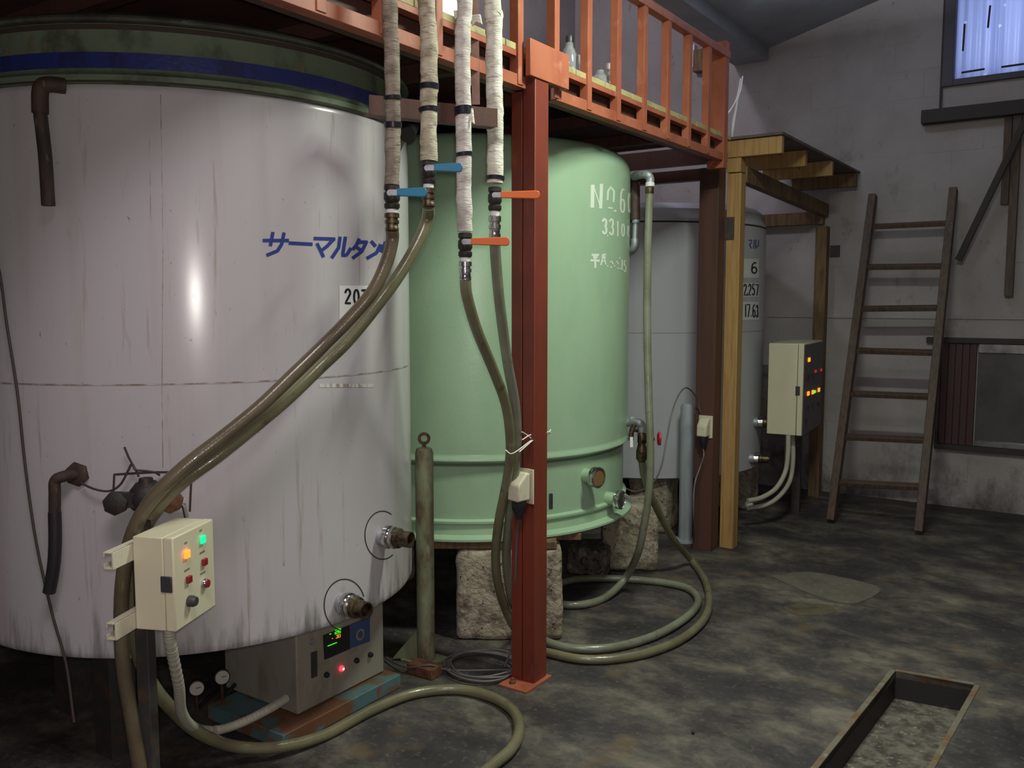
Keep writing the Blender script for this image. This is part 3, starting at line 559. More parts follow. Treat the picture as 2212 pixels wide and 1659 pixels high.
MB().box((XB-.10, 5.09, 2.39), (XB+.004, 5.15, 3.12)).build('end_post', M_oxide, pf, bevel=.002)
MB().box((-2.032, 2.985, 0), (-1.98, 3.085, 2.432)).build('post', M_oxpost, pf, bevel=.003)
MB().box((-1.976, 2.985, 0), (-1.918, 3.085, 2.49)).build('post', M_oxpost, pf, bevel=.003)
MB().box((-1.935, 2.94, 2.475), (-1.912, 3.235, 2.615)).build('gusset_plate', M_oxide, pf, bevel=.002)
MB().box((-2.04, 2.90, 0), (-1.90, 3.10, .008)).build('base_plate', M_oxide, pf, bevel=.001)
MB().lathe([(.014, .008), (.014, .02), (.008, .021), (.008, .03)], (-1.995, 2.94, 0), (0, 0, 1), 6).build('anchor_bolt', M_bolt, pf)
mb = MB(); mb.box((-2.175, 5.29, 0), (-2.05, 5.30, 2.43)).box((-2.175, 5.40, 0), (-2.05, 5.41, 2.43)).box((-2.06, 5.30, 0), (-2.05, 5.40, 2.43)).box((-2.175, 5.30, 0), (-2.165, 5.40, 2.43)); mb.build('far_post', M_oxdark, pf, bevel=.002)
MB().box((-4.2, 5.30, 2.36), (-2.06, 5.36, 2.43)).build('cross_beam', M_oxdark, pf)
for (a, b) in ((1.68, 'x'),): pass
MB().box((XL+.02, -1.2, 2.561), (XB-.05, 5.17, 2.567)).build('deck_sheet', M_oxdark, pf)
# pipe rail hung under the platform edge
pr = thing('pipe_rail', PX(930, 240, -2.0), 'dark red rail hung under the platform behind the wrapped pipes', 'rail')
A = PX(797, 226, -2.02); B = Z(1074, 255, A.z)
MB().bar(A, B, .006, .062).bar(A+Vector((-.02, 0, -.03)), B+Vector((-.02, 0, -.03)), .04, .006).build('rail_bar', M_oxdark, pr)
hb = Z(1026, 222, A.z+.03)
MB().bar(D(1024, -60, 3.2), D(1028, 226, 3.2), .029, .006, cfwd).build('hanger_strap', mat('faded_oxide', (.36, .20, .17), .6, 0, [((.22, .1, .08), 8, (1, 1, 1), .45, .65)]), pr)

# ================================================================== WRAPPED PIPES WITH LEVER VALVES
def wpipe(xs, y_end, r, m, lever, lever_m, lx1, vy0, vy1, fy1, bands, label, seed, stub=.2, X=-1.85, bands_m=M_tape):
    """xs: pixel path of the wrap (x, y); levels measured on the plane x = X"""
    foot = PX(xs[-1][0], fy1, X)
    root = thing('wrapped_pipe', foot, label, 'pipe', 'wrapped pipes hanging in front of the platform')
    P = [PX(x, y, X) for x, y in xs]; top = P[0]+Vector((0, 0, .55)); P = [top]+P
    path = spline(P, 24); rnd = random.Random(seed)
    from mathutils import noise
    def rf(s, a):
        w = (s*9+a/(2*math.pi)) % 1.0
        return r*(1+0.15*noise.noise(Vector((s*9, seed, 0)))+.05*noise.noise(Vector((s*30, math.cos(a)*1.5, math.sin(a)*1.5+seed)))+.09*w)
    # resample densely so the wrapping spiral shows
    L = [path[0]]
    for a, b in zip(path, path[1:]):
        n = max(1, int((b-a).length/.006)); L += [a.lerp(b, k/n) for k in range(1, n+1)]
    MB().tube(L, r, 22, rf=rf).build('insulation_wrap', m, root, smooth=60)
    def at(y):
        for (x0, y0), (x1, y1) in zip(xs, xs[1:]):
            if y0 <= y <= y1: return x0+(x1-x0)*(y-y0)/(y1-y0)
        return xs[-1][0]
    for (y, h) in bands:
        c = PX(at(y), y, X); MB().lathe([(r*1.02, -h/2), (r*1.20, -h/2+.002), (r*1.22, h/2-.002), (r*1.02, h/2)], c, (random.uniform(-.12, .12), random.uniform(-.1, .1), 1), 22).build('tape_band', bands_m, root)
    xe = xs[-1][0]; a, b = PX(xe, vy0, X), PX(xe, vy1, X); h = a.z-b.z
    vbp = MB().lathe([(.020, 0), (.024, .006), (.024, h*.22), (.019, h*.26), (.025, h*.4), (.025, h*.66), (.019, h*.76), (.024, h*.8), (.024, h*.97), (.018, h)], b, (0, 0, 1), 10).build('valve_body', M_iron, root)
    c = b.lerp(a, .55)-cfwd*.02
    s1 = c-cfwd*.026; L_ = (lx1-xe)/F*(s1-EYEP).dot(cfwd)
    MB().lathe([(.010, 0), (.010, .03)], c, -cfwd, 8).bar(s1, s1+crt*.03, .018, .012, cfwd).build('valve_stem', M_galv, vbp)
    u = crt; lv = MB(); o = s1+u*.022; W_ = .0145
    poly = [o-cup*W_*.75, o+u*(L_-.035)-cup*W_, o+u*(L_-.026)-cup*W_*.8, o+u*(L_-.022), o+u*(L_-.026)+cup*W_*.8, o+u*(L_-.035)+cup*W_, o+cup*W_*.75]
    lv.prism(poly, -cfwd*.011); lv.build('valve_lever', lever_m, vbp, bevel=.002)
    e = PX(xe, fy1, X); h = b.z-e.z
    MB().lathe([(.017, h), (.017, h*.82)], e, (0, 0, 1), 14).build('thread_tape', M_lab, root)
    MB().lathe([(.018, 0), (.021, .003), (.021, h*.16), (.019, h*.2), (.019, h*.34), (.022, h*.36), (.022, h*.5), (.018, h*.52), (.018, h*.6), (.023, h*.62), (.023, h*.8), (.017, h*.84)], e, (0, 0, 1), 16).build('hose_coupling', M_steel if seed in (3, 4) else M_brass, root)
    return root
LB = 'wrapped pipe with '
wpipe([(842, 0), (846, 100), (848, 200), (849, 280), (847, 400)], 400, .0225, M_wrap1, M_lblue, M_lblue, 928, 400, 452, 500, [(212, .014), (270, .02)], 'dirty brown wrapped pipe with blue lever, leftmost of the four hanging pipes', 1)
wpipe([(921, 0), (926, 60), (927, 150), (926, 240), (926, 348)], 350, .0265, M_wrap2, M_lblue, M_lblue, 1003, 348, 398, 448, [(187, .02), (238, .018)], 'yellowed wrapped pipe with the upper blue lever, second from the left', 2)
wpipe([(1004, 0), (1000, 60), (999, 150), (1001, 240), (1002, 330), (1002, 400), (1005, 500)], 500, .0255, M_wrap3, M_lor, M_lor, 1103, 503, 556, 606, [(240, .03), (334, .016)], 'white wrapped pipe with the lower orange lever, longest of the four', 3)
wpipe([(1064, 0), (1067, 40), (1067, 150), (1069, 240), (1070, 320), (1069, 396)], 396, .0285, M_wrap4, M_lor, M_lor, 1167, 404, 456, 516, [(385, .016)], 'bright white wrapped pipe with the upper orange lever, rightmost of the four', 4)
# torn insulation at the pipe brackets
for k, (x, y, w, h, d, lab) in enumerate(((1012, 236, 14, 34, 2.96, 'torn white wrapping flap beside the tape band of the third hanging pipe'), (990, 22, 22, 18, 3.0, 'torn white wrapping flap at the upper left of the third hanging pipe'), (1026, 32, 18, 22, 3.02, 'torn white wrapping flap at the upper right of the third hanging pipe'))):
    o = D(x, y, d); q = .0016; P = [o-crt*w*q*.5, o+crt*w*q*.55+cup*h*q*.1, o+crt*w*q*.8-cup*h*q*.9, o+crt*w*q*.1-cup*h*q*.65, o-crt*w*q*.4-cup*h*q*1.1]
    tag(MB().prism(P, cfwd*.006+crt*.004).build('torn_wrapping', M_wrap4, smooth=0, bevel=.002), lab, 'wrapping')

# ================================================================== HOSES
def hose(pts, r, m, label, name='braided_hose', n=10, group=None, seg=18):
    o = MB().tube(spline(pts, n), r, seg).build(name, m); return tag(o, label, 'hose', group)
hA = [PX(847, 496, -1.85), D(847, 520, 2.73), D(834, 570, 2.72), D(805, 630, 2.70), D(756, 688, 2.69), D(700, 745, 2.67), D(630, 813, 2.62), D(560, 880, 2.57), D(480, 945, 2.52), D(405, 1003, 2.48), D(345, 1060, 2.46), D(302, 1118, 2.46), D(277, 1185, 2.47), D(264, 1270, 2.48), D(262, 1370, 2.50), D(268, 1450, 2.51), D(284, 1550, 2.52), D(302, 1660, 2.53), Z(330, 1830, .03), Z(380, 1900, .03)]
hose(hA, .0205, M_hoseb, 'brown hose from the leftmost blue-levered pipe down behind the cream control box')
hB = [PX(926, 444, -1.85), D(924, 470, 2.91), D(905, 520, 2.90), D(868, 585, 2.87), D(820, 652, 2.83), D(752, 735, 2.80), D(690, 795, 2.77), D(620, 862, 2.70), D(545, 925, 2.62), D(470, 985, 2.56), D(395, 1040, 2.53), D(345, 1090, 2.53), D(312, 1140, 2.535), D(292, 1210, 2.55), D(286, 1300, 2.58), D(292, 1385, 2.62), D(318, 1460, 2.68), D(362, 1522, 2.74), D(425, 1580, 2.86), Z(505, 1612, .085), Z(600, 1614, .045), Z(700, 1588, .022), Z(800, 1535, .022), Z(890, 1499, .022), Z(985, 1489, .022), Z(1060, 1505, .022), Z(1108, 1535, .022), Z(1122, 1575, .022), Z(1104, 1618, .022), Z(1055, 1660, .022), Z(960, 1740, .022)]
hose(hB, .0205, M_hoseg, 'olive hose looping across the floor in front, from the second blue-levered pipe')
hC = [PX(1005, 600, -1.85), D(1009, 640, 3.06), D(1030, 712, 3.15), D(1066, 800, 3.32), D(1092, 872, 3.45), D(1102, 940, 3.52), D(1101, 1000, 3.56), D(1090, 1065, 3.62), D(1078, 1125, 3.68), D(1071, 1190, 3.75), D(1074, 1250, 3.83), D(1088, 1305, 3.92), D(1112, 1355, 4.0), Z(1150, 1398, .022), Z(1195, 1412, .022), Z(1260, 1424, .022), Z(1335, 1422, .022), Z(1412, 1406, .022), Z(1477, 1377, .022), Z(1520, 1338, .022), Z(1532, 1297, .022), Z(1523, 1254, .022), Z(1495, 1212, .03), D(1460, 1172, 5.15), D(1432, 1125, 5.0), D(1408, 1075, 4.86), D(1392, 1030, 4.78), D(1387, 995, 4.72)]
hose(hC, .0200, M_hoseg, 'hose from the lower orange lever, outer loop on the floor up to the red-wheel valve')
hD = [PX(1069, 512, -1.85), D(1071, 560, 3.20), D(1080, 660, 3.26), D(1096, 780, 3.38), D(1112, 870, 3.49), D(1117, 940, 3.54), D(1114, 1000, 3.58), D(1106, 1070, 3.64), D(1098, 1140, 3.72), D(1094, 1205, 3.80), D(1099, 1260, 3.88), D(1110, 1308, 3.96), Z(1140, 1362, .025), Z(1180, 1386, .022), Z(1235, 1400, .022), Z(1310, 1400, .022), Z(1390, 1382, .022), Z(1452, 1354, .022), Z(1495, 1322, .022), Z(1508, 1295, .022), Z(1488, 1272, .022), Z(1438, 1259, .022), Z(1370, 1252, .022), Z(1300, 1249, .022), Z(1240, 1252, .022), Z(1198, 1266, .022), Z(1186, 1288, .022), Z(1215, 1305, .022), Z(1262, 1305, .022), Z(1308, 1290, .022), D(1350, 1250, 4.86), D(1378, 1195, 4.72), D(1392, 1130, 4.65), D(1402, 1060, 4.62), D(1405, 980, 4.6), D(1401, 850, 4.6), D(1398, 700, 4.6), D(1399, 560, 4.6), D(1403, 415, 4.6)]
hose(hD, .0200, M_hosec, 'hose from the upper orange lever, inner floor loop, rising straight beside the green tank')
ue = thing('hose_elbow', D(1403, 420, 4.6), 'grey elbow topping the upright hose beside the green tank', 'pipe elbow')
MB().tube(spline([D(1404, 398, 4.6), D(1404, 386, 4.6), D(1399, 379, 4.6), D(1386, 377, 4.63), D(1370, 382, 4.7)], 6), .022, 14).build('elbow', M_galv, ue)
MB().lathe([(.02, 0), (.024, .003), (.024, .02), (.02, .024)], D(1404, 404, 4.6), (0, 0, 1), 16).build('thread_tape', M_lab, ue)
MB().lathe([(.023, 0), (.023, .03)], D(1403, 418, 4.6), (0, 0, 1), 16).build('hose_clamp', M_brass, ue)
# white string tying hoses to the post
st_ = MB(); c = D(1110, 962, 3.5)
def sp(*P): st_.tube(spline([D(x, y, d) for x, y, d in P], 6), .0022, 6)
sp((1092, 972, 3.50), (1104, 980, 3.48), (1120, 972, 3.50), (1150, 950, 3.60), (1178, 940, 3.66), (1190, 928, 3.70))
sp((1128, 950, 3.52), (1150, 938, 3.6), (1176, 940, 3.66), (1188, 936, 3.70)); sp((1128, 933, 3.52), (1142, 942, 3.58), (1152, 952, 3.6)); sp((1122, 976, 3.5), (1155, 948, 3.6), (1180, 934, 3.66), (1190, 934, 3.7))
tag(st_.build('tie_string', M_string), 'white string tying the pair of hoses to the red post', 'string')

# ================================================================== CREAM CONTROL BOX ON ITS STAND
FLt, FLb = Vector((-2.043, 1.394, .97)), Vector((-2.043, 1.394, .712))
u = Vector((-.088, .195, 0)).normalized(); nrm = Vector((u.y, -u.x, 0))       # u along the front face, nrm out of it
cb = thing('control_box', FLb-nrm*.06+u*.1, 'cream electrical control box with coloured lamps in front of the nearest tank', 'control box')
Wd, Hh = .212, .258
MB().obox(FLb-nrm*.119, u, nrm, (0, 0, 1), Wd, .088, Hh).build('box_body', M_cream, cb, bevel=.003)
dr = MB().obox(FLb-nrm*.030-u*.001-Vector((0, 0, .001)), u, nrm, (0, 0, 1), Wd+.002, .030, Hh+.002).build('box_door', M_cream, cb, bevel=.004)
MB().obox(FLb-nrm*.04-u*.004+Vector((0, 0, .108)), u, nrm, (0, 0, 1), .006, .034, .045).build('door_latch', M_dark, dr, bevel=.003)
def fp(a, b): return FLb+u*a+Vector((0, 0, b))+nrm*.001     # a along, b up
def bump_(a, b, w, d, m, name, root, bev=.002): return MB().obox(fp(a-w/2, b-w/2), u, nrm, (0, 0, 1), w, d, w).build(name, m, root, bevel=bev)
bump_(.060, .218-.020, .022, .008, G_or, 'lit_lamp', dr)['label'] = 'lit orange lamp'
bump_(.145, .216, .022, .008, G_gr, 'lit_lamp', dr)['label'] = 'lit green lamp'
for a, b in ((.064, .126), (.149, .150)): bump_(a, b, .020, .010, M_red, 'red_lamp', dr)
MB().lathe([(.016, 0), (.016, .012), (.012, .022), (.010, .022)], fp(.068, .063), nrm, 20).build('rotary_knob', M_dark, dr)
MB().lathe([(.015, 0), (.015, .006), (.012, .010)], fp(.150, .087), nrm, 22).build('button_ring', M_steel, dr)
MB().lathe([(.0115, .009), (.011, .014), (.006, .016)], fp(.150, .087), nrm, 22).build('red_button', M_red, dr)
tk = MB()
for (a, b, w) in ((.062, .226, .014), (.142, .240, .014), (.062, .150, .026), (.145, .176, .026), (.145, .116, .028)):
    k = 0
    while k < w: tk.add([fp(a-w/2+k, b), fp(a-w/2+k+.002, b), fp(a-w/2+k+.002, b+.006), fp(a-w/2+k, b+.006)], [(0, 1, 2, 3)]); k += .0036
tk.build('lamp_captions', M_wire, dr, smooth=0)
sd = thing('box_stand', (-2.19, 1.47, 0), 'dark steel post with two white channel rails behind the cream control box', 'stand')
back = -.119
for z in (.925, .735):
    o = FLb-nrm*(.119+.030)-u*.085; o.z = z-.022; mb = MB()
    mb.obox(o, u, nrm, (0, 0, 1), .30, .028, .004).obox(o+Vector((0, 0, .042)), u, nrm, (0, 0, 1), .30, .028, .004).obox(o+nrm*.024, u, nrm, (0, 0, 1), .30, .005, .046)
    mb.obox(o+Vector((0, 0, .004)), u, nrm, (0, 0, 1), .30, .003, .010).obox(o+Vector((0, 0, .032)), u, nrm, (0, 0, 1), .30, .003, .010); mb.build('channel_rail', M_sock, sd, bevel=.001)
o = FLb-nrm*(.119+.030+.042)+u*.10; o.z = 0
MB().obox(o, u, nrm, (0, 0, 1), .04, .04, .98).build('post', M_dsteel, sd, bevel=.003)
MB().obox(o-u*.05-nrm*.04, u, nrm, (0, 0, 1), .14, .12, .008).build('foot_plate', M_dsteel, sd)
# corrugated conduit from the box to the chiller
def rfc(s, a): return .0155+.0012*math.sin(s*900)
c0 = FLb-nrm*.05+u*.05
cp = spline([c0+Vector((0, 0, .01)), c0-Vector((0, 0, .05)), D(386, 1480, 2.55), D(393, 1540, 2.68), D(420, 1572, 2.85), D(465, 1578, 3.0), D(520, 1562, 3.05), D(580, 1532, 3.12), D(618, 1508, 3.2)], 40)
tag(MB().tube(cp, .0155, 14, rf=rfc).build('conduit', M_corr), 'pale corrugated conduit from the cream control box to the chiller', 'conduit')

# ================================================================== CHILLER AND ITS BASE
XC = -2.435
ch = thing('chiller_unit', (XC-.2, 2.4, .06), 'beige chiller cabinet with green digits under the nearest white tank', 'chiller')
ch_ = ch; ch = MB().box((XC-.42, 2.16, .062), (XC, 2.633, .40)).build('cabinet', M_beige, ch, bevel=.006)
def mc(x, y, off=0.0): return PX(x, y, XC+off)
def mcr(cx, cy): return lambda x, y: (540+x/5.185, 1300+y/5.185)
def c6(x, y): return (540+x/5.185, 1300+y/5.185)
def panel(P, m, name, off=.004):
    q = [mc(*c6(x, y)) for x, y in P]; return MB().prism([Vector((XC-.002, a.y, a.z)) for a in q], (off+.002, 0, 0)).build(name, m, ch)
panel([(816, 375), (1105, 262), (1108, 525), (832, 645)], M_blk, 'display_screen', .006)
panel([(1105, 262), (1335, 160), (1335, 440), (1110, 525)], M_bluep, 'blue_label', .004)
for (r0, m_, nm, of) in ((1.0, M_ringp, 'label_ring', .0055), (.62, M_bluep, 'label_disc', .0065)):
    c = mc(*c6(1225, 365), 0); MB().lathe([(.024*r0, 0), (.024*r0, of)], Vector((XC, c.y, c.z)), (1, 0, 0), 28).build(nm, m_, ch)
panel([(680, 570), (750, 545), (752, 830), (685, 860)], M_dsteel, 'vent_slot', .002)
for (x, y) in ((690, 450),):
    c = mc(*c6(x, y)); MB().lathe([(.011, 0), (.011, .006), (.004, .008)], c, (1, 0, 0), 16).build('cam_lock', M_galv, ch)
for (x, y, m_) in ((850, 815, M_blk), (1185, 655, M_blk), (1340, 590, M_blk)):
    c = mc(*c6(x, y)); MB().lathe([(.011, 0), (.011, .010), (.008, .014)], c, (1, 0, 0), 16).build('switch_knob', m_, ch)
c = mc(*c6(1020, 745)); MB().lathe([(.011, 0), (.011, .008), (.007, .013)], c, (1, 0, 0), 16).build('lit_lamp', G_red, ch)['label'] = 'glowing red lamp'
MB().lathe([(.005, .012), (.004, .0145)], c, (1, 0, 0), 12).build('lamp_core', G_hot, ch)
for P in ([(775, 700), (885, 655), (885, 690), (775, 735)], [(1110, 545), (1205, 510), (1205, 550), (1110, 588)]): panel(P, M_ringp, 'caption_plate', .002)
m7 = lambda x, y, off=0.0: PX(x, y, XC+.008)
def c6s(*P): return [c6(x, y) for x, y in P]
dg = [c6s((958, 318), (985, 308), (982, 330), (955, 342), (953, 362), (978, 352)), c6s((995, 305), (1015, 297), (1012, 345), (990, 353), (995, 305)), c6s((993, 330), (1013, 322))]
strip(dg, 1.9, m7, 'green_reading', G_dg, ch); strip([c6s((892, 364), (908, 358)), c6s((872, 496), (972, 456))], 1.7, m7, 'green_reading', G_dg, ch)
strip([c6s((968, 375), (985, 368), (978, 388), (984, 400), (965, 408)), c6s((994, 370), (1013, 362), (1010, 395), (990, 403), (994, 370)), c6s((920, 412), (928, 409))], 1.5, m7, 'orange_reading', G_do, ch)
for i, (x, y) in enumerate(((425, 1487), (480, 1463))):
    g = thing('pressure_gauge', D(x, y, 3.25+.05*i)-Vector((0, 0, .03)), ('round white pressure gauge under the nearest tank, left and lower of two', 'round white pressure gauge under the nearest tank, right and higher of two')[i], 'gauge')
    c = D(x, y, 3.25+.05*i); ax = (-cfwd+crt*.5).normalized()
    MB().lathe([(.026, -.03), (.029, -.02), (.029, .0), (.026, .002)], c, ax, 24).tube([c-ax*.02, c-ax*.02-Vector((0, 0, .09))], .007, 8).build('gauge_case', M_iron, g)
    MB().lathe([(.025, 0), (.025, .003)], c, ax, 24).build('gauge_face', M_dial, g)
    MB().bar(c+ax*.004-crt*.006, c+ax*.004+crt*.015+cup*.006, .002, .001, ax).build('needle', M_ink, g)
    MB().tube([c-ax*.02-Vector((0, 0, .09)), c-ax*.02-Vector((0, 0, .09))-crt*.0+cfwd*.3], .008, 8).build('gauge_pipe', M_iron, g)
bf = thing('base_frame', (-2.6, 2.3, 0), 'teal rust-streaked steel channel frame under the chiller cabinet', 'base frame')
mb = MB(); mb.box((XC-.36, 2.03, .0), (XC+.068, 2.66, .058)); mb.build('channel', M_teal, bf, bevel=.004)
bm_ = MB().tube([(-2.9, 1.3, .30), (-2.55, 1.05, .30), (-2.2, .8, .30)], .02, 10); tag(bm_.build('low_pipe', M_dsteel), 'dark low pipe under the left of the nearest white tank', 'pipe')
cu = block('concrete_curb', (-2.42, .30, 0), (-.1, 1, 0), .62, .22, .30, 'dark rough curb block under the left edge of the nearest tank', 51, mat('dark_curb_concrete', (.09, .08, .08), .9, 0, [((.16, .14, .13), 9, (1, 1, 1), .5, .7)], (25, .6)))
cu['category'] = 'curb'

# ================================================================== POLES BETWEEN THE TANKS
pg = thing('green_pole', (-2.456, 2.93, 0), 'olive green steel pole with ring bolt between the first two tanks', 'pole')
zt = .96; c = Vector((-2.456, 2.93, 0))
MB().lathe([(.040, .0), (.040, zt-.02), (.034, zt), (.012, zt+.008)], c, (0, 0, 1), 24).build('pole_tube', M_poleg, pg)
rc = c+Vector((0, 0, zt+.045)); MB().tube([rc+(crt*math.cos(a)+Vector((0, 0, 1))*math.sin(a))*.021 for a in [2*math.pi*k/30 for k in range(31)]], .0068, 10, cap=False).tube([c+Vector((0, 0, zt)), c+Vector((0, 0, zt+.022))], .008, 8).build('ring_bolt', M_bolt, pg)
MB().prism([c-crt*.035+Vector((0, 0, .01)), c-crt*.15+Vector((0, 0, .01)), c-crt*.13+Vector((0, 0, .035)), c-crt*.035+Vector((0, 0, .15))], cfwd*.008).build('gusset', M_poleg, pg)
MB().box((c.x-.09, c.y-.07, 0), (c.x+.07, c.y+.07, .01)).build('foot_plate', M_poleg, pg)
MB().bar(c-crt*.06+Vector((0, 0, zt-.09)), c-crt*.06+Vector((0, 0, zt-.01)), .03, .05).build('top_bracket', M_bolt, pg)
cw = Z(1480, 1168, 0); pw = thing('grey_pole', cw, 'pale grey steel pole with round foot in front of the far white tank', 'pole')
MB().lathe([(.046, .015), (.046, .90), (.038, .925), (.01, .93)], cw, (0, 0, 1), 24).build('pole_tube', M_polew, pw)
MB().lathe([(.085, 0), (.085, .012), (.05, .02)], cw, (0, 0, 1), 28).build('foot_plate', M_polew, pw)
MB().bar(cw+Vector((0, -.05, .86)), cw+Vector((0, -.05, .92)), .03, .02).build('top_bracket', M_bolt, pw)
tag(MB().box((-2.44, 2.78, .0), (-2.30, 2.86, .045)).build('wood_scrap', M_bolt, bevel=.004), 'reddish brown wood scrap on the floor at the foot of the green pole', 'wood scrap')
# cable coil and cables
co = MB(); rnd = random.Random(4)
cc = Z(1040, 1440, .012); P = []
for k in range(0, 5*24+1):
    a = 2*math.pi*k/24; rr = .145+.012*math.sin(k*.21)+.008*math.cos(k*.37); P.append(cc+Vector((rr*math.cos(a)*1.05+.01*math.sin(k*.09), rr*math.sin(a)*1.0, .004+.003*(k//24)+.004*math.sin(k*.7))))
P += [Z(975, 1448, .02), Z(930, 1436, .055), Z(880, 1442, .03), Z(845, 1428, .02), Z(835, 1420, .02)]
co.tube(spline(P, 3), .0042, 8); tag(co.build('cable_coil', M_wire), 'thin grey cable coiled on the floor left of the red post', 'cable')

# sockets with plugs
def socket(o, label, cable_pts, axis_out, side, plug_label=None):
    r = thing('wall_socket', o, label, 'socket'); ax = Vector(axis_out).normalized(); s = Vector(side).normalized(); upv = Vector((0, 0, 1))
    K = 1.28
    MB().obox(o-s*.036*K, s, ax, upv, .072*K, .008, .112*K).build('back_plate', M_sock, r, bevel=.002)
    prof_ = [(0, .012), (0, .100), (.016, .104), (.052, .066), (.056, .012)]
    poly = [o-s*.026*K+ax*(.008+a*K)+upv*b*K for a, b in prof_]
    MB().prism(poly, s*.052*K).build('socket_hood', M_sock, r, bevel=.008)
    MB().lathe([(.014, -.062), (.016, -.045), (.029, -.022), (.031, .014)], o+ax*.042, upv, 18).build('plug', M_blk, r)
    if cable_pts: tag(MB().tube(spline([o+ax*.042-upv*.058]+cable_pts, 8), .0048, 8).build('power_cable', M_wire), plug_label, 'cable')
    return r
socket(Vector((-1.955, 2.985-.001, .775)), 'ivory weatherproof socket with black plug on the red post', [D(1117, 1160, 3.66), D(1113, 1260, 3.70), D(1110, 1330, 3.85), D(1104, 1400, 3.85), Z(1090, 1440, .01)], (-.25, -1, 0), (1, -.25, 0), 'grey power cable dropping from the ivory socket on the red post')
socket(Vector((-2.10, 5.289, .735)), 'ivory weatherproof socket with black plug on the far brown post', [D(1520, 985, 5.55), D(1512, 1010, 5.55), D(1500, 1050, 5.5), D(1498, 1120, 5.5), Z(1500, 1175, .01)], (0, -1, 0), (1, 0, 0), 'dark power cable below the ivory socket on the far brown post')
tag(MB().tube(spline([D(1513, 890, 5.6), D(1505, 860, 5.55), D(1485, 838, 5.35), D(1468, 850, 5.2), D(1452, 890, 5.1), D(1440, 950, 5.05), D(1428, 1010, 5.0), D(1408, 1045, 5.0), D(1375, 1062, 5.05), D(1345, 1052, 5.1)], 8), .0045, 8).build('power_cable', M_wire), 'dark cable arching over the grey pole towards the green tank', 'cable')

# ================================================================== TIMBER SHELTER
ts = thing('timber_shelter', (-1.98, 5.47, 0), 'pine timber frame with small plank roof against the back wall', 'timber frame')
def wob(a, b, c_, m, name, root, bev=.004): return MB().box(a, b).build(name, m, root, bevel=bev)
wob((-2.043, 5.415, 0), (-1.953, 5.505, 2.40), 0, M_pine, 'post', ts)
wob((-2.046, 5.41, 2.405), (-1.956, 5.50, 2.495), 0, M_pine, 'beam_end', ts)
wob((-2.0, 7.28, 0), (-1.91, 7.37, 2.20), 0, M_dwood, 'post', ts)
MB().bar((-1.975, 5.5, 2.40), (-1.955, 7.37, 2.33), .06, .10).build('beam', M_dwood, ts, bevel=.004)
for k, (y, x1) in enumerate(((5.40, -1.70), (6.0, -1.73), (6.55, -1.70), (7.27, -1.70))):
    MB().box((-2.2 if k else -2.045, y, 2.495), (x1, y+.045, 2.60)).build('joist', M_pine if k < 3 else M_dwood, ts, bevel=.003)
MB().box((-2.25, 5.38, 2.602), (-1.69, 7.36, 2.618)).build('roof_board', M_ply, ts)
MB().bar((-2.7, 7.33, 2.27), (-1.95, 7.33, 2.27), .05, .10).build('back_rail', M_dwood, ts, bevel=.003)
br = PX(1580, 450, -1.952); MB().box((-2.06, 5.408, 1.99), (-1.990, 5.414, 2.13)).build('steel_bracket', M_dsteel, ts)
MB().box((-2.046, 5.405, 1.99), (-2.05+.02, 5.412, 2.13)).build('steel_bracket', M_dsteel, ts)
bw_ = MB().box((-1.905, YB-.02, 1.96), (-1.83, YB, 2.05)); tag(bw_.build('wall_bracket', M_dsteel, bevel=.002), 'small dark steel plate on the back wall beside the rear timber post', 'bracket')
# strings at the end of the platform
ss = MB()
for P in (((1604, 165, 5.9), (1598, 200, 5.75), (1580, 235, 5.6), (1562, 258, 5.55), (1542, 272, 5.5)), ((1604, 168, 5.9), (1594, 215, 5.75), (1585, 270, 5.6), (1582, 300, 5.6), (1592, 318, 5.6)), ((1600, 172, 5.9), (1590, 230, 5.7), (1583, 262, 5.6), (1582, 296, 5.6), (1588, 330, 5.6)), ((1600, 170, 5.9), (1590, 215, 5.75), (1570, 245, 5.6), (1545, 250, 5.5))):
    ss.tube(spline([D(*p) for p in P], 6), .0042, 6)
tag(ss.build('hanging_string', M_string), 'loose white strings hanging at the far end of the platform railing', 'string')

# ================================================================== SECOND CONTROL BOX
b0 = D(1732, 942, 6.2); b0z = b0.z
cb2 = thing('control_box', b0, 'tall beige control box with dark lamp panel beside the back wall', 'control box')
top = D(1732, 742, 6.2).z; H2 = top-b0z
nr = Vector((.996, .085, 0)).normalized(); uu = Vector((-nr.y, nr.x, 0))
Dp, W2_ = .245, .70
MB().obox(b0-nr*Dp, nr, uu, (0, 0, 1), Dp-.044, W2_, H2).build('box_body', M_cream, cb2, bevel=.004)
dr2 = MB().obox(b0-nr*.040-uu*.003, nr, uu, (0, 0, 1), .038, W2_, H2).build('box_door', M_cream, cb2, bevel=.004)
MB().obox(b0-nr*.000-uu*.0, nr, uu, (0, 0, 1), .003, W2_, H2-.01).build('lamp_panel', mat('grey_lamp_panel', (.13, .125, .13), .5), dr2)
MB().obox(b0-nr*.052-uu*.006+Vector((0, 0, H2*.44)), nr, uu, (0, 0, 1), .03, .008, .065).build('door_latch', M_dark, dr2, bevel=.002)
def q2(x, y):
    # meet the panel plane
    r = ray(x, y); t = (b0+nr*.003-EYEP).dot(nr)/r.dot(nr); return EYEP+r*t
def led(x, y, m, nm, w=.05, h=.028):
    c = q2(x, y); MB().obox(c-uu*w/2-Vector((0, 0, h/2)), nr, uu, (0, 0, 1), .008, w, h).build(nm, m, dr2, bevel=.001)
for x, y in ((1747, 777), (1745, 850), (1755, 847), (1768, 842)): led(x, y, G_or, 'lit_lamp')
led(1759.5, 846, G_dg, 'lit_lamp', .04, .018)
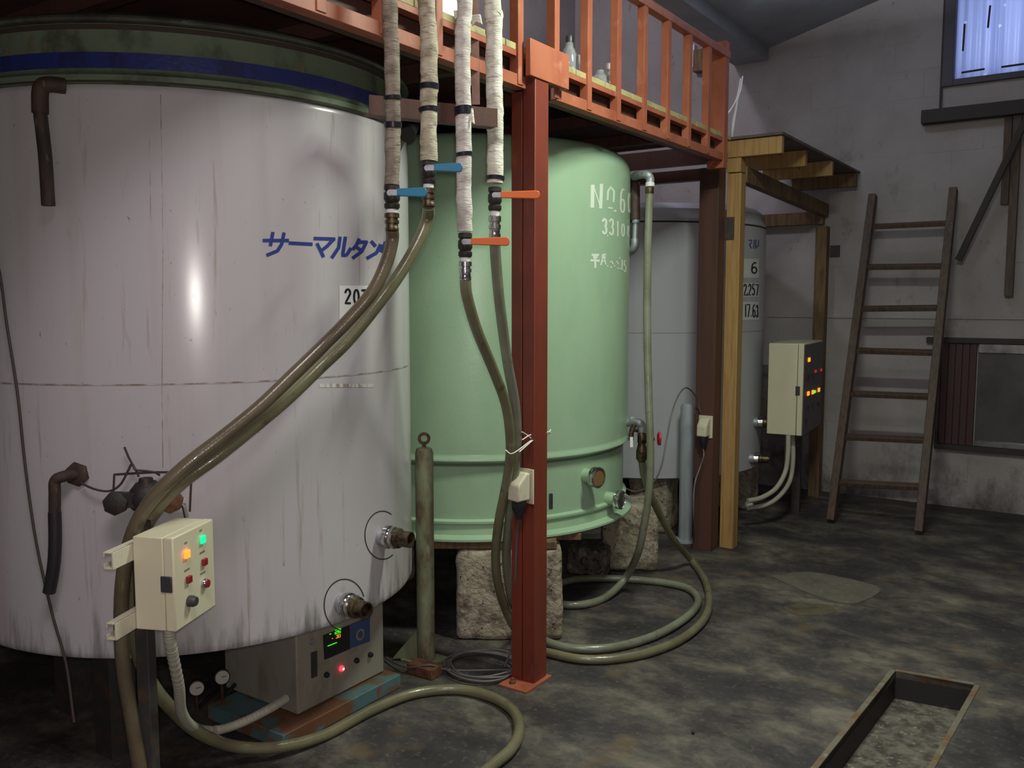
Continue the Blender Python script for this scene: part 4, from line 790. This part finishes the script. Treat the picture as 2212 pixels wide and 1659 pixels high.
for x, y in ((1761, 802), (1773, 799)): led(x, y, mat('dim_red_lamp', (.5, .01, .03), .4, emit=((1, .02, .05), .35)), 'red_lamp', .04, .02)
for x, y in ((1744, 814), (1755, 811), (1744, 880), (1754, 876), (1767, 872), (1740, 908)): led(x, y, M_blk, 'switch_knob', .04, .022)
for i, (P, lab) in enumerate((([(1703, 940, 6.25), (1702, 980, 6.25), (1696, 1020, 6.25), (1676, 1055, 6.2), (1645, 1075, 6.15), (1615, 1082, 6.1)], 'front pale conduit curving down from the far control box'), ([(1712, 940, 6.36), (1713, 990, 6.36), (1707, 1035, 6.36), (1687, 1068, 6.26), (1655, 1090, 6.22), (1612, 1098, 6.2)], 'rear pale conduit curving down from the far control box'))):
    tag(MB().tube(spline([D(*p) for p in P], 12), .017, 12).build('conduit', M_corr), lab, 'conduit')
s2 = thing('box_stand', b0-nr*.12-Vector((0, 0, b0z)), 'dark steel post carrying the far beige control box', 'stand')
o = b0-nr*.15+uu*.45; o.z = 0
MB().obox(o, nr, uu, (0, 0, 1), .06, .05, b0z-.002).build('post', M_dsteel, s2)
tag(MB().lathe([(.0, -.035), (.03, -.02), (.035, 0), (.03, .02), (0, .035)], Z(1606, 1097, .04)+Vector((0, .12, .0)), (0, 0, 1), 16).build('white_ball_float', M_lab), 'small round white float lying behind the foot of the front timber post', 'float')

# ================================================================== LADDER
ld = thing('wooden_ladder', (-1.31, 6.49, 0), 'dark wooden ladder leaning against the back wall', 'ladder')
Lb, Rb = Vector((-1.605, 6.478, .0)), Vector((-1.019, 6.491, 0)); Lt, Rt = PY(1886, 422, 7.27), PY(2060, 408, 7.27)
for a, b in ((Lb, Lt), (Rb, Rt)):
    MB().bar(a+Vector((0, 0, .02)), b, .055, .075, (0, -1, .3)).build('rail', M_lad, ld, bevel=.004)
for yl, yr in ((490, 482), (577, 575), (667, 665), (757, 762), (850, 857), (943, 951), (1042, 1052)):
    def hit(a, b, y):
        lo, hi = 0.0, 1.0
        for _ in range(30):
            m_ = (lo+hi)/2; p = a.lerp(b, m_); v = p-EYEP; py = CY-F*v.dot(cup)/v.dot(cfwd)
            if py > y: lo = m_
            else: hi = m_
        return a.lerp(b, lo)
    a, b = hit(Lb, Lt, yl), hit(Rb, Rt, yr); d = (b-a).normalized()
    MB().bar(a, b, .055, .032, (0, -.35, 1)).build('rung', M_lad, ld, bevel=.003)
# leaning black rod and brown boards at the right
tag(MB().bar(PY(2225, 240, 7.26), PY(2070, 562, 7.30), .045, .035, (0, 1, 0)).build('leaning_rod', M_tub, bevel=.003), 'black rod slanting down from the wall beam to the ladder', 'rod')
tag(MB().box((-.655, YB-.05, 1.64), (-.60, YB, 2.925)).build('hanging_board', M_lad, bevel=.003), 'narrow brown board hanging upright below the wall beam at the right', 'board')
tag(MB().box((-.71, YB-.03, 2.30), (-.66, YB, 2.925)).build('short_board', M_lad, bevel=.003), 'short brown board hanging left of the long upright board', 'board')

# ================================================================== THINGS ON THE DECK
for i, (x, y, h, r, lab) in enumerate(((1230, 158, .15, .04, 'clear plastic bottle with dark cap on the platform, nearest the gusset plate'), (1248, 166, .11, .038, 'crumpled clear plastic cup beside the dark-capped bottle on the platform'), (1297, 182, .09, .04, 'low clear plastic cup on the platform, left of a pair'), (1314, 188, .11, .028, 'slim clear plastic bottle on the platform, farthest one'))):
    c = PX(x, y, -2.05); c.z = 2.594
    bt = thing('plastic_bottle' if i in (0, 3) else 'plastic_cup', c, lab, 'bottle' if i in (0, 3) else 'cup')
    MB().lathe([(r*.9, 0), (r, .01), (r*.96, h*.3), (r, h*.6), (r*.5, h*.85), (r*.4, h)], c, (0, 0, 1), 18).build('bottle_body' if i in (0, 3) else 'cup_body', M_clear, bt)
    if i in (0, 3): MB().lathe([(r*.45, h), (r*.45, h+.025), (r*.4, h+.028)], c, (0, 0, 1), 14).build('bottle_cap', M_dark if i == 0 else M_lab, bt)
fb = thing('wall_box', PY(1520, 134, YB-.04), 'small brown box mounted on the back wall, seen through the far balusters', 'box')
q = PY(1505, 160, YB); q1 = PY(1536, 108, YB)
MB().box((q.x, YB-.09, q.z), (q1.x, YB, q1.z)).build('box_body', M_dwood, fb, bevel=.004)
MB().box((q.x-.035, YB-.05, q.z+.05), (q.x-.005, YB, q1.z+.06)).build('white_strip', M_lab, fb, bevel=.002)
# white window behind the platform and the two lamps of the room (out of frame)
w3 = thing('window_3', (XL, 5.3, 3.4), None, None); tag(w3, 'small bright window high on the left wall', None, None, 'structure')
MB().box((XL, 5.15, 3.42), (XL+.03, 5.72, 3.95)).build('window_frame', M_wframe, w3)
MB().box((XL+.03, 5.20, 3.47), (XL+.036, 5.67, 3.90)).build('window_pane', glow('daylit_pane', (1, .9, 1.0), 2.5), w3)
fx = thing('tube_lamp', (LX, LY, LZ+.05), 'hooded tube lamp hanging under the sloping ceiling above the aisle', 'lamp')
def hood(x, y, z, L, root):
    MB().prism([(x+a, y-L/2, z+b) for a, b in ((-.09, .01), (-.03, .09), (.03, .09), (.09, .01), (.08, .01), (.025, .08), (-.025, .08), (-.08, .01))], (0, L, 0)).build('lamp_hood', M_galv, root, smooth=0)
    MB().tube([(x, y-L/2+.02, z+.045), (x, y+L/2-.02, z+.045)], .014, 12).build('lamp_tube', glow('lit_tube', (.9, 1, .92), 3), root)
    zt = 3.643+.266*(x+2.6)-.03
    for d in (-.25, .25): MB().tube([(x, y+d, z+.09), (x, y+d, zt)], .004, 6).build('hanging_rod', M_galv, root)
hood(LX, LY, LZ, .66, fx)
fx2 = thing('tube_lamp', (-.7, .4, 3.8), 'hooded tube lamp above the near end of the aisle, beside the camera', 'lamp')
hood(-.7, .4, 3.765, .6, fx2)

bl = thing('added_uplight', (-1.60, 5.85, 3.645), 'added unseen bowl lamp for the glow on the sloping ceiling', 'lamp')  # bowl lamp added out of view to make the ceiling glow
MB().lathe([(.02, -.06), (.10, -.035), (.145, .0), (.15, .02), (.14, .02), (.095, -.028), (.02, -.05)], (-1.60, 5.85, 3.645), (0, 0, 1), 28).build('lamp_bowl', M_galv, bl)
MB().tube([(-1.74, 5.85, 3.65), (-1.74, 5.85, 3.865)], .004, 6).build('hanging_rod', M_galv, bl)
MB().tube([(-1.46, 5.85, 3.65), (-1.46, 5.85, 3.94)], .004, 6).build('hanging_rod', M_galv, bl)
